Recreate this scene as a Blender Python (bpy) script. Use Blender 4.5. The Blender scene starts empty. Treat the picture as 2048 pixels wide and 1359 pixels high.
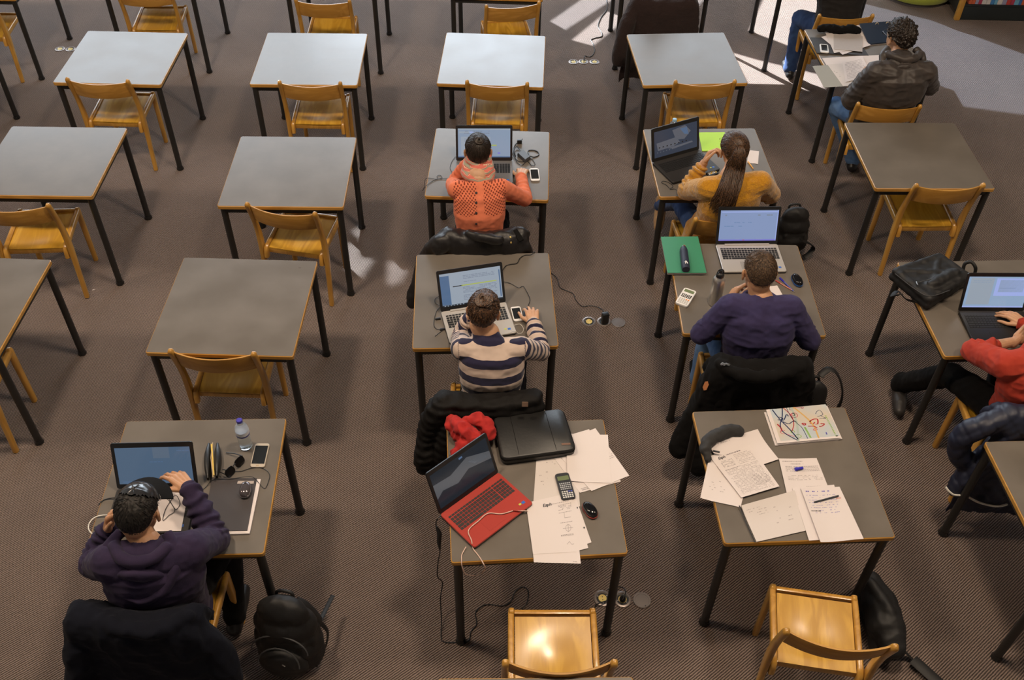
import bpy, bmesh, math, random
from mathutils import Vector, Matrix, noise

C = bpy.context.scene.collection
sc = bpy.context.scene
PI = math.pi
rnd = random.Random(7)

# ------------------------------------------------------------------ camera
FPX, TILT, ROLL, CH = 1951.86, 0.7806, 0.0229, 4.4406
cam = bpy.data.cameras.new('camera')
cam.sensor_fit = 'HORIZONTAL'; cam.sensor_width = 36.0
cam.lens = FPX / 2048 * 36.0
cam.clip_start = 0.05; cam.clip_end = 200
camo = bpy.data.objects.new('camera', cam); C.objects.link(camo)
camo.matrix_world = Matrix.Translation((0, 0, CH)) @ Matrix.Rotation(PI/2 - TILT, 4, 'X') @ Matrix.Rotation(ROLL, 4, 'Z')
sc.camera = camo
sc.view_settings.view_transform = 'Standard'
sc.view_settings.look = 'None'
sc.view_settings.gamma = 1.0
sc.view_settings.use_curve_mapping = False
sc.view_settings.exposure = 0.0

# ------------------------------------------------------------------ world, sun, lamps
w = bpy.data.worlds.new('sky'); sc.world = w; w.use_nodes = True
bg = w.node_tree.nodes['Background']
bg.inputs[0].default_value = (0.62, 0.78, 1.0, 1); bg.inputs[1].default_value = 1.6

SUN_AZ = math.radians(-49); SUN_EL = math.radians(29)      # direction the light travels on the floor, and its height
SD = Vector((math.cos(SUN_AZ)*math.cos(SUN_EL), math.sin(SUN_AZ)*math.cos(SUN_EL), -math.sin(SUN_EL)))
def link_light(name, ld, loc, direction):
    o = bpy.data.objects.new(name, ld); C.objects.link(o); o.location = loc
    o.rotation_euler = Vector(direction).to_track_quat('-Z', 'Y').to_euler()
    return o
ld = bpy.data.lights.new('sun', 'SUN'); ld.energy = 36.0; ld.angle = math.radians(0.22); ld.color = (0.92, 0.96, 1.0)
link_light('sun', ld, (-12, 16, 12), SD)
def lamp(x, y, z, e, size, col, aim=(0, 0, -1)):
    l = bpy.data.lights.new('ceiling_lamp', 'AREA'); l.shape = 'DISK'; l.size = size; l.energy = e; l.color = col
    return link_light('ceiling_lamp', l, (x, y, z), aim)
WARM = (1.0, 0.80, 0.60)
lamp(-2.45, 3.2, 6.6, 175, 0.7, WARM)
lamp(1.15, 3.2, 6.6, 175, 0.7, WARM)
lamp(4.6, 3.2, 6.6, 125, 0.7, WARM)
lamp(-6.0, 3.2, 6.6, 125, 0.7, WARM)
# daylight that enters through the glazed bays of the far wall
def bay(x0, x1, z0, z1, e, y=12.9, aim=(0, -1, -0.25), col=(0.80, 0.90, 1.0)):
    l = bpy.data.lights.new('window_daylight', 'AREA'); l.shape = 'RECTANGLE'; l.size = x1-x0; l.size_y = z1-z0; l.energy = e; l.color = col
    return link_light('window_daylight', l, ((x0+x1)/2, y, (z0+z1)/2), aim)
bay(-8.9, -3.1, 1.2, 5.3, 520)
bay(-2.9, 0.8, 1.0, 4.8, 480)
bay(1.0, 4.6, 1.0, 4.6, 190)

# ------------------------------------------------------------------ helpers
def ray(u, v):
    a = (u-1024)/FPX; b = (v-679.5)/FPX
    cr, sr = math.cos(ROLL), math.sin(ROLL)
    a, b = a*cr+b*sr, -a*sr+b*cr
    ct, st = math.cos(TILT), math.sin(TILT)
    return Vector((a, ct-b*st, -st-b*ct))
def at(u, v, z=0.0):
    """point of the room at height z that the photograph shows at (u, v)"""
    d = ray(u, v); return Vector((0, 0, CH)) + d*((z-CH)/d.z)

def M_(color, rough=0.5, name='m', metal=0.0, coat=0.0, spec=0.5, bump=None, emit=None, es=0, alpha=None, trans=0.0, sheen=0.0, noise_c=None, coat_r=0.1):
    m = bpy.data.materials.new(name); m.use_nodes = True
    nt = m.node_tree; b = nt.nodes['Principled BSDF']
    b.inputs['Base Color'].default_value = (*color, 1)
    b.inputs['Roughness'].default_value = rough
    b.inputs['Metallic'].default_value = metal
    b.inputs['Coat Weight'].default_value = coat
    b.inputs['Coat Roughness'].default_value = coat_r
    b.inputs['Specular IOR Level'].default_value = spec
    b.inputs['Transmission Weight'].default_value = trans
    b.inputs['Sheen Weight'].default_value = sheen
    if alpha is not None: b.inputs['Alpha'].default_value = alpha
    if emit: b.inputs['Emission Color'].default_value = (*emit, 1); b.inputs['Emission Strength'].default_value = es
    if noise_c or bump:
        tc = nt.nodes.new('ShaderNodeTexCoord')
    if noise_c:   # (other colour, scale, detail, contrast)
        c2, s, det = noise_c[:3]
        n = nt.nodes.new('ShaderNodeTexNoise'); n.inputs['Scale'].default_value = s; n.inputs['Detail'].default_value = det
        nt.links.new(tc.outputs['Object'], n.inputs['Vector'])
        r = nt.nodes.new('ShaderNodeValToRGB'); k = noise_c[3] if len(noise_c) > 3 else 0.15
        r.color_ramp.elements[0].position = 0.5-k; r.color_ramp.elements[1].position = 0.5+k
        r.color_ramp.elements[0].color = (*color, 1); r.color_ramp.elements[1].color = (*c2, 1)
        nt.links.new(n.outputs['Fac'], r.inputs['Fac']); nt.links.new(r.outputs['Color'], b.inputs['Base Color'])
    if bump:      # (scale, strength, distance)
        s, st, di = bump
        n = nt.nodes.new('ShaderNodeTexNoise'); n.inputs['Scale'].default_value = s; n.inputs['Detail'].default_value = 3
        nt.links.new(tc.outputs['Object'], n.inputs['Vector'])
        bp = nt.nodes.new('ShaderNodeBump'); bp.inputs['Strength'].default_value = st; bp.inputs['Distance'].default_value = di
        nt.links.new(n.outputs['Fac'], bp.inputs['Height']); nt.links.new(bp.outputs['Normal'], b.inputs['Normal'])
    return m

def obj(name, bm, m, parent=None, smooth=None, loc=None, rz=0.0):
    """one mesh object; smooth = angle in degrees, or None for flat"""
    me = bpy.data.meshes.new(name)
    bmesh.ops.recalc_face_normals(bm, faces=bm.faces[:])
    bm.to_mesh(me); bm.free()
    for mm in (m if isinstance(m, (list, tuple)) else [m]): me.materials.append(mm)
    if smooth is not None:
        for p in me.polygons: p.use_smooth = True
        if smooth < 179: me.set_sharp_from_angle(angle=math.radians(smooth))
    o = bpy.data.objects.new(name, me); C.objects.link(o)
    if parent: o.parent = parent
    if loc is not None: o.location = loc
    o.rotation_euler.z = rz
    return o
def thing(name, label, cat, loc=(0, 0, 0), rz=0.0, group=None):
    o = bpy.data.objects.new(name, None); C.objects.link(o); o.empty_display_size = 0.1
    o.location = loc; o.rotation_euler.z = rz
    o['label'] = label; o['category'] = cat
    if group: o['group'] = group
    return o
def tag(o, label, cat, group=None):
    o['label'] = label; o['category'] = cat
    if group: o['group'] = group
    return o
def struct(o):
    o['kind'] = 'structure'; return o
def dup(root, loc, rz, label=None, group=None):
    r = root.copy(); C.objects.link(r); r.location = loc; r.rotation_euler.z = rz
    if label: r['label'] = label
    if group: r['group'] = group
    for ch in list(root.children):
        c = ch.copy(); C.objects.link(c); c.parent = r
        for g in ch.children:
            d = g.copy(); C.objects.link(d); d.parent = c
    return r

def box(bm, c, s, mat=None, rot=None, bev=0.0, mi=0):
    b2 = bmesh.new(); bmesh.ops.create_cube(b2, size=1)
    bmesh.ops.scale(b2, vec=s, verts=b2.verts)
    if bev: bmesh.ops.bevel(b2, geom=b2.edges[:], offset=bev, segments=2, affect='EDGES', profile=0.6)
    T = Matrix.Translation(c)
    if rot is not None: T = T @ rot
    if mat is not None: T = mat @ T
    bmesh.ops.transform(b2, matrix=T, verts=b2.verts)
    for f in b2.faces: f.material_index = mi
    merge(bm, b2)
def merge(bm, b2):
    me = bpy.data.meshes.new('tmp'); b2.to_mesh(me); b2.free(); bm.from_mesh(me); bpy.data.meshes.remove(me)
def frames(pts):
    P = [Vector(p) for p in pts]; n = len(P); out = []
    up = None
    for i in range(n):
        t = (P[min(i+1, n-1)] - P[max(i-1, 0)])
        t = t.normalized() if t.length > 1e-9 else Vector((0, 0, 1))
        if up is None:
            a = Vector((0, 0, 1)) if abs(t.z) < 0.9 else Vector((1, 0, 0))
            x = a.cross(t).normalized()
        else:
            x = (up - t*up.dot(t)).normalized()
        up = x; out.append((P[i], x, t.cross(x)))
    return out
def tube(bm, pts, r, seg=8, caps=True, mi=0, ex=1.0, ey=1.0):
    """swept tube; r number or list"""
    fr = frames(pts); n = len(fr); rr = r if isinstance(r, (list, tuple)) else [r]*n
    rings = []
    for (p, x, y), q in zip(fr, rr):
        rings.append([bm.verts.new(p + x*math.cos(2*PI*k/seg)*q*ex + y*math.sin(2*PI*k/seg)*q*ey) for k in range(seg)])
    for a, b in zip(rings, rings[1:]):
        for k in range(seg):
            f = bm.faces.new((a[k], a[(k+1) % seg], b[(k+1) % seg], b[k])); f.material_index = mi
    if caps:
        f = bm.faces.new(rings[0][::-1]); f.material_index = mi
        f = bm.faces.new(rings[-1]); f.material_index = mi
def loft(bm, rings, caps=True, mi=0, closed=True):
    R = [[bm.verts.new(p) for p in r] for r in rings]; n = len(R[0])
    for a, b in zip(R, R[1:]):
        for k in range(n if closed else n-1):
            f = bm.faces.new((a[k], a[(k+1) % n], b[(k+1) % n], b[k])); f.material_index = mi
    if caps and closed:
        bm.faces.new(R[0][::-1]).material_index = mi; bm.faces.new(R[-1]).material_index = mi
    return R
def lathe(bm, prof, seg=24, c=(0, 0, 0), mi=0, mat=None):
    """profile [(r, z)...] around z"""
    c = Vector(c); rings = []
    for r, z in prof:
        ring = []
        for k in range(seg):
            p = c + Vector((math.cos(2*PI*k/seg)*r, math.sin(2*PI*k/seg)*r, z))
            ring.append(mat @ p if mat is not None else p)
        rings.append(ring)
    loft(bm, rings, mi=mi)
def prism(bm, pts, z0, z1, mi=0, mat=None):
    a = [Vector((p[0], p[1], z0)) for p in pts]; b = [Vector((p[0], p[1], z1)) for p in pts]
    if mat is not None: a = [mat @ p for p in a]; b = [mat @ p for p in b]
    loft(bm, [a, b], mi=mi)
def rrect(w, h, r, n=4, cx=0, cy=0):
    out = []
    for (sx, sy, a0) in ((1, 1, 0), (-1, 1, 90), (-1, -1, 180), (1, -1, 270)):
        for k in range(n+1):
            a = math.radians(a0 + 90*k/n)
            out.append((cx + sx*(w/2-r) + r*math.cos(a), cy + sy*(h/2-r) + r*math.sin(a)))
    return out
def grid(bm, nu, nv, f, mi=0):
    V = [[bm.verts.new(f(i/nu, j/nv)) for j in range(nv+1)] for i in range(nu+1)]
    for i in range(nu):
        for j in range(nv):
            bm.faces.new((V[i][j], V[i+1][j], V[i+1][j+1], V[i][j+1])).material_index = mi
    return V
def spline(pts, n=6):
    P = [Vector(p) for p in pts]
    out = []
    for i in range(len(P)-1):
        p0 = P[max(i-1, 0)]; p1 = P[i]; p2 = P[i+1]; p3 = P[min(i+2, len(P)-1)]
        for k in range(n):
            t = k/n
            out.append(0.5*((2*p1) + (p2-p0)*t + (2*p0-5*p1+4*p2-p3)*t*t + (3*p1-p0-3*p2+p3)*t*t*t))
    out.append(P[-1]); return out
# ------------------------------------------------------------------ room materials
def carpet_material():
    m = bpy.data.materials.new('carpet'); m.use_nodes = True; nt = m.node_tree; b = nt.nodes['Principled BSDF']
    b.inputs['Roughness'].default_value = 0.95; b.inputs['Specular IOR Level'].default_value = 0.15
    b.inputs['Sheen Weight'].default_value = 0.12; b.inputs['Sheen Roughness'].default_value = 0.5
    N = nt.nodes.new; L = nt.links.new
    tc = N('ShaderNodeTexCoord'); mp = N('ShaderNodeMapping'); mp.inputs['Rotation'].default_value = (0, 0, -math.radians(39.5))
    L(tc.outputs['Object'], mp.inputs['Vector'])
    # slight wobble so that the ribs are not ruled
    nz = N('ShaderNodeTexNoise'); nz.inputs['Scale'].default_value = 60; L(tc.outputs['Object'], nz.inputs['Vector'])
    sep = N('ShaderNodeSeparateXYZ'); L(mp.outputs['Vector'], sep.inputs['Vector'])
    mul = N('ShaderNodeMath'); mul.operation = 'MULTIPLY'; mul.inputs[1].default_value = 2*PI/0.0112; L(sep.outputs['Y'], mul.inputs[0])
    ns = N('ShaderNodeMath'); ns.operation = 'MULTIPLY_ADD'; ns.inputs[1].default_value = 2.4; L(nz.outputs['Fac'], ns.inputs[0]); L(mul.outputs[0], ns.inputs[2])
    sn = N('ShaderNodeMath'); sn.operation = 'SINE'; L(ns.outputs[0], sn.inputs[0])
    # beads along each rib
    mx = N('ShaderNodeMapping'); mx.inputs['Scale'].default_value = (120, 190, 1); L(mp.outputs['Vector'], mx.inputs['Vector'])
    n2 = N('ShaderNodeTexNoise'); n2.inputs['Scale'].default_value = 1; n2.inputs['Detail'].default_value = 2; L(mx.outputs['Vector'], n2.inputs['Vector'])
    h = N('ShaderNodeMath'); h.operation = 'MULTIPLY_ADD'; h.inputs[1].default_value = 1.6; L(n2.outputs['Fac'], h.inputs[0]); L(sn.outputs[0], h.inputs[2])
    rp = N('ShaderNodeMapRange'); rp.inputs['From Min'].default_value = -0.5; rp.inputs['From Max'].default_value = 2.1; L(h.outputs[0], rp.inputs['Value'])
    big = N('ShaderNodeTexNoise'); big.inputs['Scale'].default_value = 2.2; big.inputs['Detail'].default_value = 4; L(tc.outputs['Object'], big.inputs['Vector'])
    cr = N('ShaderNodeValToRGB'); cr.color_ramp.elements[0].color = (0.008, 0.006, 0.005, 1); cr.color_ramp.elements[1].color = (0.36, 0.270, 0.226, 1)
    L(rp.outputs[0], cr.inputs['Fac'])
    mixc = N('ShaderNodeMixRGB'); mixc.blend_type = 'MULTIPLY'; mixc.inputs['Fac'].default_value = 0.45
    cr2 = N('ShaderNodeValToRGB'); cr2.color_ramp.elements[0].position = 0.3; cr2.color_ramp.elements[1].position = 0.7
    cr2.color_ramp.elements[0].color = (0.7, 0.7, 0.72, 1); cr2.color_ramp.elements[1].color = (1, 1, 1, 1)
    L(big.outputs['Fac'], cr2.inputs['Fac']); L(cr.outputs['Color'], mixc.inputs['Color1']); L(cr2.outputs['Color'], mixc.inputs['Color2'])
    L(mixc.outputs['Color'], b.inputs['Base Color'])
    bp = N('ShaderNodeBump'); bp.inputs['Strength'].default_value = 0.8; bp.inputs['Distance'].default_value = 0.002
    L(h.outputs[0], bp.inputs['Height']); L(bp.outputs['Normal'], b.inputs['Normal'])
    return m
def wood_material(name, c0, c1, rough=0.3, coat=0.5, axis=1, sc_=1.0, k=0.0):
    m = bpy.data.materials.new(name); m.use_nodes = True; nt = m.node_tree; b = nt.nodes['Principled BSDF']
    b.inputs['Roughness'].default_value = rough; b.inputs['Coat Weight'].default_value = coat; b.inputs['Coat Roughness'].default_value = 0.18
    N = nt.nodes.new; L = nt.links.new
    tc = N('ShaderNodeTexCoord'); oi = N('ShaderNodeObjectInfo')
    add = N('ShaderNodeVectorMath'); add.operation = 'ADD'
    sc3 = N('ShaderNodeVectorMath'); sc3.operation = 'SCALE'; sc3.inputs['Scale'].default_value = 7.0
    cmb = N('ShaderNodeCombineXYZ'); L(oi.outputs['Random'], cmb.inputs[0]); L(oi.outputs['Random'], cmb.inputs[1])
    L(cmb.outputs[0], sc3.inputs[0]); L(tc.outputs['Object'], add.inputs[0]); L(sc3.outputs[0], add.inputs[1])
    mp = N('ShaderNodeMapping'); s = [9*sc_, 9*sc_, 9*sc_]; s[axis] = 1.3*sc_; mp.inputs['Scale'].default_value = s; L(add.outputs[0], mp.inputs['Vector'])
    n = N('ShaderNodeTexNoise'); n.inputs['Scale'].default_value = 1.4; n.inputs['Detail'].default_value = 6; n.inputs['Distortion'].default_value = 0.8; L(mp.outputs[0], n.inputs['Vector'])
    wv = N('ShaderNodeMath'); wv.operation = 'MULTIPLY'; wv.inputs[1].default_value = 22; L(n.outputs['Fac'], wv.inputs[0])
    fr = N('ShaderNodeMath'); fr.operation = 'SINE'; L(wv.outputs[0], fr.inputs[0])
    mr = N('ShaderNodeMapRange'); mr.inputs['From Min'].default_value = -1; L(fr.outputs[0], mr.inputs['Value'])
    cr = N('ShaderNodeValToRGB'); cr.color_ramp.elements[0].color = (*c0, 1); cr.color_ramp.elements[1].color = (*c1, 1); L(mr.outputs[0], cr.inputs['Fac'])
    L(cr.outputs['Color'], b.inputs['Base Color'])
    return m
carpet = carpet_material()
wall_m = M_((0.42, 0.40, 0.37), 0.9, 'plaster')
ceil_m = M_((0.16, 0.155, 0.15), 0.9, 'ceiling_paint')
beech = wood_material('beech', (0.47, 0.235, 0.038), (0.58, 0.305, 0.056), 0.32, 0.6, axis=2)
beech_seat = wood_material('beech_ply', (0.52, 0.27, 0.022), (0.66, 0.37, 0.042), 0.34, 0.45, axis=1, sc_=0.9)
beech_edge = wood_material('ply_edge', (0.44, 0.215, 0.036), (0.54, 0.28, 0.058), 0.42, 0.25, axis=0)
def laminate():
    m = M_((0.150, 0.128, 0.107), 0.42, 'grey_laminate', spec=0.5)
    nt = m.node_tree; b = nt.nodes['Principled BSDF']; N = nt.nodes.new; L = nt.links.new
    tc = N('ShaderNodeTexCoord'); oi = N('ShaderNodeObjectInfo'); a = N('ShaderNodeVectorMath'); a.operation = 'ADD'
    cm = N('ShaderNodeCombineXYZ'); ml = N('ShaderNodeMath'); ml.operation = 'MULTIPLY'; ml.inputs[1].default_value = 13
    L(oi.outputs['Random'], ml.inputs[0]); L(ml.outputs[0], cm.inputs[0]); L(tc.outputs['Object'], a.inputs[0]); L(cm.outputs[0], a.inputs[1])
    n = N('ShaderNodeTexNoise'); n.inputs['Scale'].default_value = 5; n.inputs['Detail'].default_value = 5; L(a.outputs[0], n.inputs['Vector'])
    cr = N('ShaderNodeValToRGB'); cr.color_ramp.elements[0].position = .35; cr.color_ramp.elements[1].position = .7
    cr.color_ramp.elements[0].color = (0.138, 0.119, 0.099, 1); cr.color_ramp.elements[1].color = (0.170, 0.147, 0.123, 1)
    L(n.outputs['Fac'], cr.inputs['Fac']); L(cr.outputs['Color'], b.inputs['Base Color'])
    mr = N('ShaderNodeMapRange'); mr.inputs['To Min'].default_value = 0.24; mr.inputs['To Max'].default_value = 0.38
    L(n.outputs['Fac'], mr.inputs['Value']); L(mr.outputs[0], b.inputs['Roughness'])
    return m
lam = laminate()
steel_black = M_((0.018, 0.017, 0.016), 0.45, 'black_steel', spec=0.5)
rubber_black = M_((0.012, 0.012, 0.012), 0.18, 'black_plastic_cap')

# ------------------------------------------------------------------ room shell
def slab(name, x0, x1, y0, y1, z0, z1, m):
    bm = bmesh.new(); box(bm, ((x0+x1)/2, (y0+y1)/2, (z0+z1)/2), (x1-x0, y1-y0, z1-z0)); return struct(obj(name, bm, m))
X0, X1, Y0, Y1, ZC = -9.2, 9.2, -4.0, 13.0, 7.6
slab('floor', X0-.3, X1+.3, Y0-.3, Y1+.3, -0.2, 0, carpet)
slab('ceiling', X0-.3, X1+.3, Y0-.3, Y1+.3, ZC, ZC+.2, ceil_m)
slab('wall_left', X0-.3, X0, Y0, Y1, 0, ZC, wall_m)
slab('wall_right', X1, X1+.3, Y0, Y1, 0, ZC, wall_m)
slab('wall_front', X0-.3, X1+.3, Y0-.3, Y0, 0, ZC, wall_m)
# far wall; its openings are made up, cut to throw sun patches on the carpet
def to_wall(x, y):
    t = (Y1 - y)/(-SD.y); p = Vector((x, y, 0)) - SD*t; return (p.x, p.z)
OPEN = [
 [(0.30, 8.86), (0.44, 8.70), (1.00, 9.45), (0.80, 9.62)],
 [(0.50, 8.50), (0.69, 8.40), (1.04, 8.95), (0.86, 9.10)],
 [(1.10, 8.25), (1.22, 8.15), (1.95, 9.6), (1.55, 9.7)],
 [(2.20, 8.76), (2.40, 8.60), (2.80, 8.25), (3.30, 9.7), (2.55, 9.7)],
 [(1.98, 8.33), (2.20, 8.20), (2.74, 7.95), (2.70, 7.70), (2.05, 7.66)],
 [(-1.18, 5.56), (-1.10, 5.64), (-1.085, 5.50), (-1.11, 5.47)],
 [(-1.20, 5.42), (-1.095, 5.44), (-1.085, 5.27), (-0.985, 5.26), (-1.05, 5.06), (-1.16, 5.12)],
 [(-0.88, 5.22), (-0.79, 5.26), (-0.73, 5.20), (-0.77, 5.03), (-0.86, 4.98)],
 [(3.35, 9.45), (4.03, 9.07), (4.75, 8.40), (5.3, 7.9), (5.6, 7.3), (4.4, 7.35), (3.75, 7.5), (3.25, 8.0)],
]
bm = bmesh.new()
vo = [bm.verts.new((x, Y1, z)) for x, z in ((X0, 0), (X1, 0), (X1, ZC), (X0, ZC))]
ed = [bm.edges.new((vo[i], vo[(i+1) % 4])) for i in range(4)]
for poly in OPEN:
    vs = [bm.verts.new((to_wall(x, y)[0], Y1, to_wall(x, y)[1])) for x, y in poly]
    ed += [bm.edges.new((vs[i], vs[(i+1) % len(vs)])) for i in range(len(vs))]
bmesh.ops.triangle_fill(bm, use_beauty=True, use_dissolve=False, edges=ed)
struct(obj('wall_back', bm, wall_m))
# unseen tinted panes, added to weaken the sun through most of the openings
def pane_mat(c):
    m = bpy.data.materials.new('tinted_glass'); m.use_nodes = True; nt = m.node_tree; nt.nodes.clear()
    o_ = nt.nodes.new('ShaderNodeOutputMaterial'); t_ = nt.nodes.new('ShaderNodeBsdfTransparent'); t_.inputs[0].default_value = (*c, 1); nt.links.new(t_.outputs[0], o_.inputs[0]); return m
for n_, (idx, col) in enumerate(((5, (.36, .40, .42)), (6, (.40, .44, .46)), (7, (.30, .33, .35)), (8, (.14, .18, .235)), (0, (.55, .6, .65)), (1, (.75, .78, .8)), (2, (.45, .5, .55)))):
    q_ = [to_wall(x, y) for x, y in OPEN[idx]]; cx_ = sum(a for a, b in q_)/len(q_); cz_ = sum(b for a, b in q_)/len(q_)
    bm = bmesh.new(); bm.faces.new([bm.verts.new((cx_+(a-cx_)*1.08+math.copysign(.02, a-cx_), Y1+.004, cz_+(b-cz_)*1.08+math.copysign(.02, b-cz_))) for a, b in q_])
    struct(obj('window_%d' % (n_+1), bm, pane_mat(col)))

# ------------------------------------------------------------------ tables
TW, TH = 0.781, 0.75
def make_table(label):
    t = thing('study_table', label, 'table')
    e = 0.004
    bm = bmesh.new(); prism(bm, rrect(TW-2*e, TW-2*e, 0.012, 3), TH-0.004, TH); obj('tabletop', bm, lam, t)
    bm = bmesh.new()
    o1 = rrect(TW-2*e+0.0006, TW-2*e+0.0006, 0.0125, 3); o2 = rrect(TW, TW, 0.015, 3)
    loft(bm, [[Vector((x, y, TH-0.0008)) for x, y in o1], [Vector((x, y, TH-0.004)) for x, y in o2], [Vector((x, y, TH-0.024)) for x, y in o2], [Vector((x, y, TH-0.027)) for x, y in o1]])
    obj('table_edge', bm, beech_edge, t)
    bm = bmesh.new(); a = TW/2-0.03; r = 0.012
    for s in (1, -1):
        box(bm, (0, s*a, TH-0.045), (2*a, 0.026, 0.034)); box(bm, (s*a, 0, TH-0.045), (0.026, 2*a, 0.034))
    obj('table_frame', bm, steel_black, t)
    for sx in (1, -1):
        for sy in (1, -1):
            bm = bmesh.new(); lathe(bm, [(0.0205, 0.018), (0.0205, TH-0.028)], 16, (sx*a, sy*a, 0))
            l = obj('leg', bm, steel_black, t, smooth=40)
            bm = bmesh.new(); lathe(bm, [(0.024, 0.0), (0.027, 0.004), (0.027, 0.012), (0.0215, 0.022), (0.0215, 0.035)], 16, (sx*a, sy*a, 0))
            obj('foot_cap', bm, rubber_black, l, smooth=40)
    return t
TABLES = [
 # x, y, rot, label
 (-2.968, 6.647, -0.002, 'empty grey study table, second from the back in the leftmost fully visible column'),
 (-1.565, 6.694, 0.024, 'empty pale-reflecting grey table in the second column from left, behind the mottled grey one'),
 (-0.192, 6.743, -0.029, 'empty grey table directly beyond the coral-cardigan person, in the middle column'),
 (1.273, 6.826, 0.090, 'empty grey table with dark reflection, between the dark fleece jacket and the mustard-sweater student'),
 (-3.036, 5.296, 0.015, 'empty grey table cut by the left edge of the photo, middle of the leftmost column'),
 (-1.464, 5.242, 0.023, 'empty mottled grey table with skewed chair, beside the small sunlit patches on the carpet'),
 (-0.173, 5.379, -0.022, 'study table holding the laptop and charger of the person in the coral cardigan'),
 (1.282, 5.455, 0.057, 'study table holding a black laptop and lime green folder, at the mustard-sweater student'),
 (2.695, 5.590, 0.033, 'empty dark brownish table behind the hooded-jacket man, chair tucked at its near side'),
 (-3.074, 3.918, -0.016, 'empty grey table cut by the left edge, nearest of the leftmost column'),
 (-1.536, 3.957, -0.008, 'empty brownish-grey table straight ahead of the capped student'),
 (-0.162, 4.055, 0.058, 'study table with silver laptop and long black cable, at the striped-sweater person'),
 (1.315, 4.199, 0.010, 'study table with green folder, calculator and steel bottle, at the navy-sweater man'),
 (-1.476, 2.731, 0.054, 'study table with plastic water bottle and black notebook, at the capped student'),
 (0.110, 2.761, 0.089, 'study table holding the red laptop and black laptop sleeve'),
 (1.330, 2.884, 0.070, 'study table strewn with papers and notebooks, no laptop on it'),
 (2.677, 4.090, 0.063, 'study table with black shoulder bag and laptop, at the person in red'),
 (2.747, 2.730, 0.066, 'empty table cut by the right edge, below the hanging navy quilted jacket'),
 (2.696, 6.971, 0.071, 'study table covered in papers and a blue ring binder, at the hooded-jacket man'),
 (-3.090, 8.120, 0.0, 'table of which only black legs show, top edge of photo left of centre-left chair'),
 (-4.510, 7.940, 0.0, 'table of which only right-hand legs show in the top left corner'),
 (-4.490, 6.590, 0.0, 'table of which a single black leg shows at the left edge'),
 (-1.580, 8.170, 0.0, 'table at the top edge behind the chair with a shadowed seat, second column from left'),
 (-0.190, 8.150, -0.02, 'table at the top edge with black apron and angled chair, left of the sun streaks'),
 (1.230, 8.340, 0.0, 'table at the top edge in front of the person in the beige top'),
 (2.580, 8.370, 0.0, 'table at the top edge with glinting legs in the bright sun patch'),
 (0.138, 1.430, 0.035, 'table corner at the bottom edge behind the chair of the red-laptop table'),
 (1.345, 1.440, 0.0, 'table corner at the bottom edge below the angled chair on the right'),
]
t0 = None
for x, y, r, lab in TABLES:
    if t0 is None: t0 = make_table(lab); t0.location = (x, y, 0); t0.rotation_euler.z = r
    else: dup(t0, (x, y, 0), r, lab)

# ------------------------------------------------------------------ chairs (origin: floor, midway between the rear feet; +y is the sitter's view)
def bar(bm, pts, wx, wz, ex=(1, 0, 0)):
    """bar of rounded-rectangular section swept in the side plane (x const); pts (y, z, half thickness factor)"""
    rings = []
    n = len(pts)
    P = [Vector((0, p[0], p[1])) for p in pts]
    for i in range(n):
        t = (P[min(i+1, n-1)] - P[max(i-1, 0)]).normalized()
        nrm = Vector((0, -t.z, t.y)); k = pts[i][2] if len(pts[i]) > 2 else 1; kx = pts[i][3] if len(pts[i]) > 3 else 1
        ring = []
        for a, b in rrect(wx*kx, wz*k, min(wx*kx, wz*k)*0.3, 2):
            ring.append(P[i] + Vector((a, 0, 0)) + nrm*b)
        rings.append(ring)
    loft(bm, rings)
def shiftx(bm, dx):
    bmesh.ops.translate(bm, vec=(dx, 0, 0), verts=bm.verts)
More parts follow.
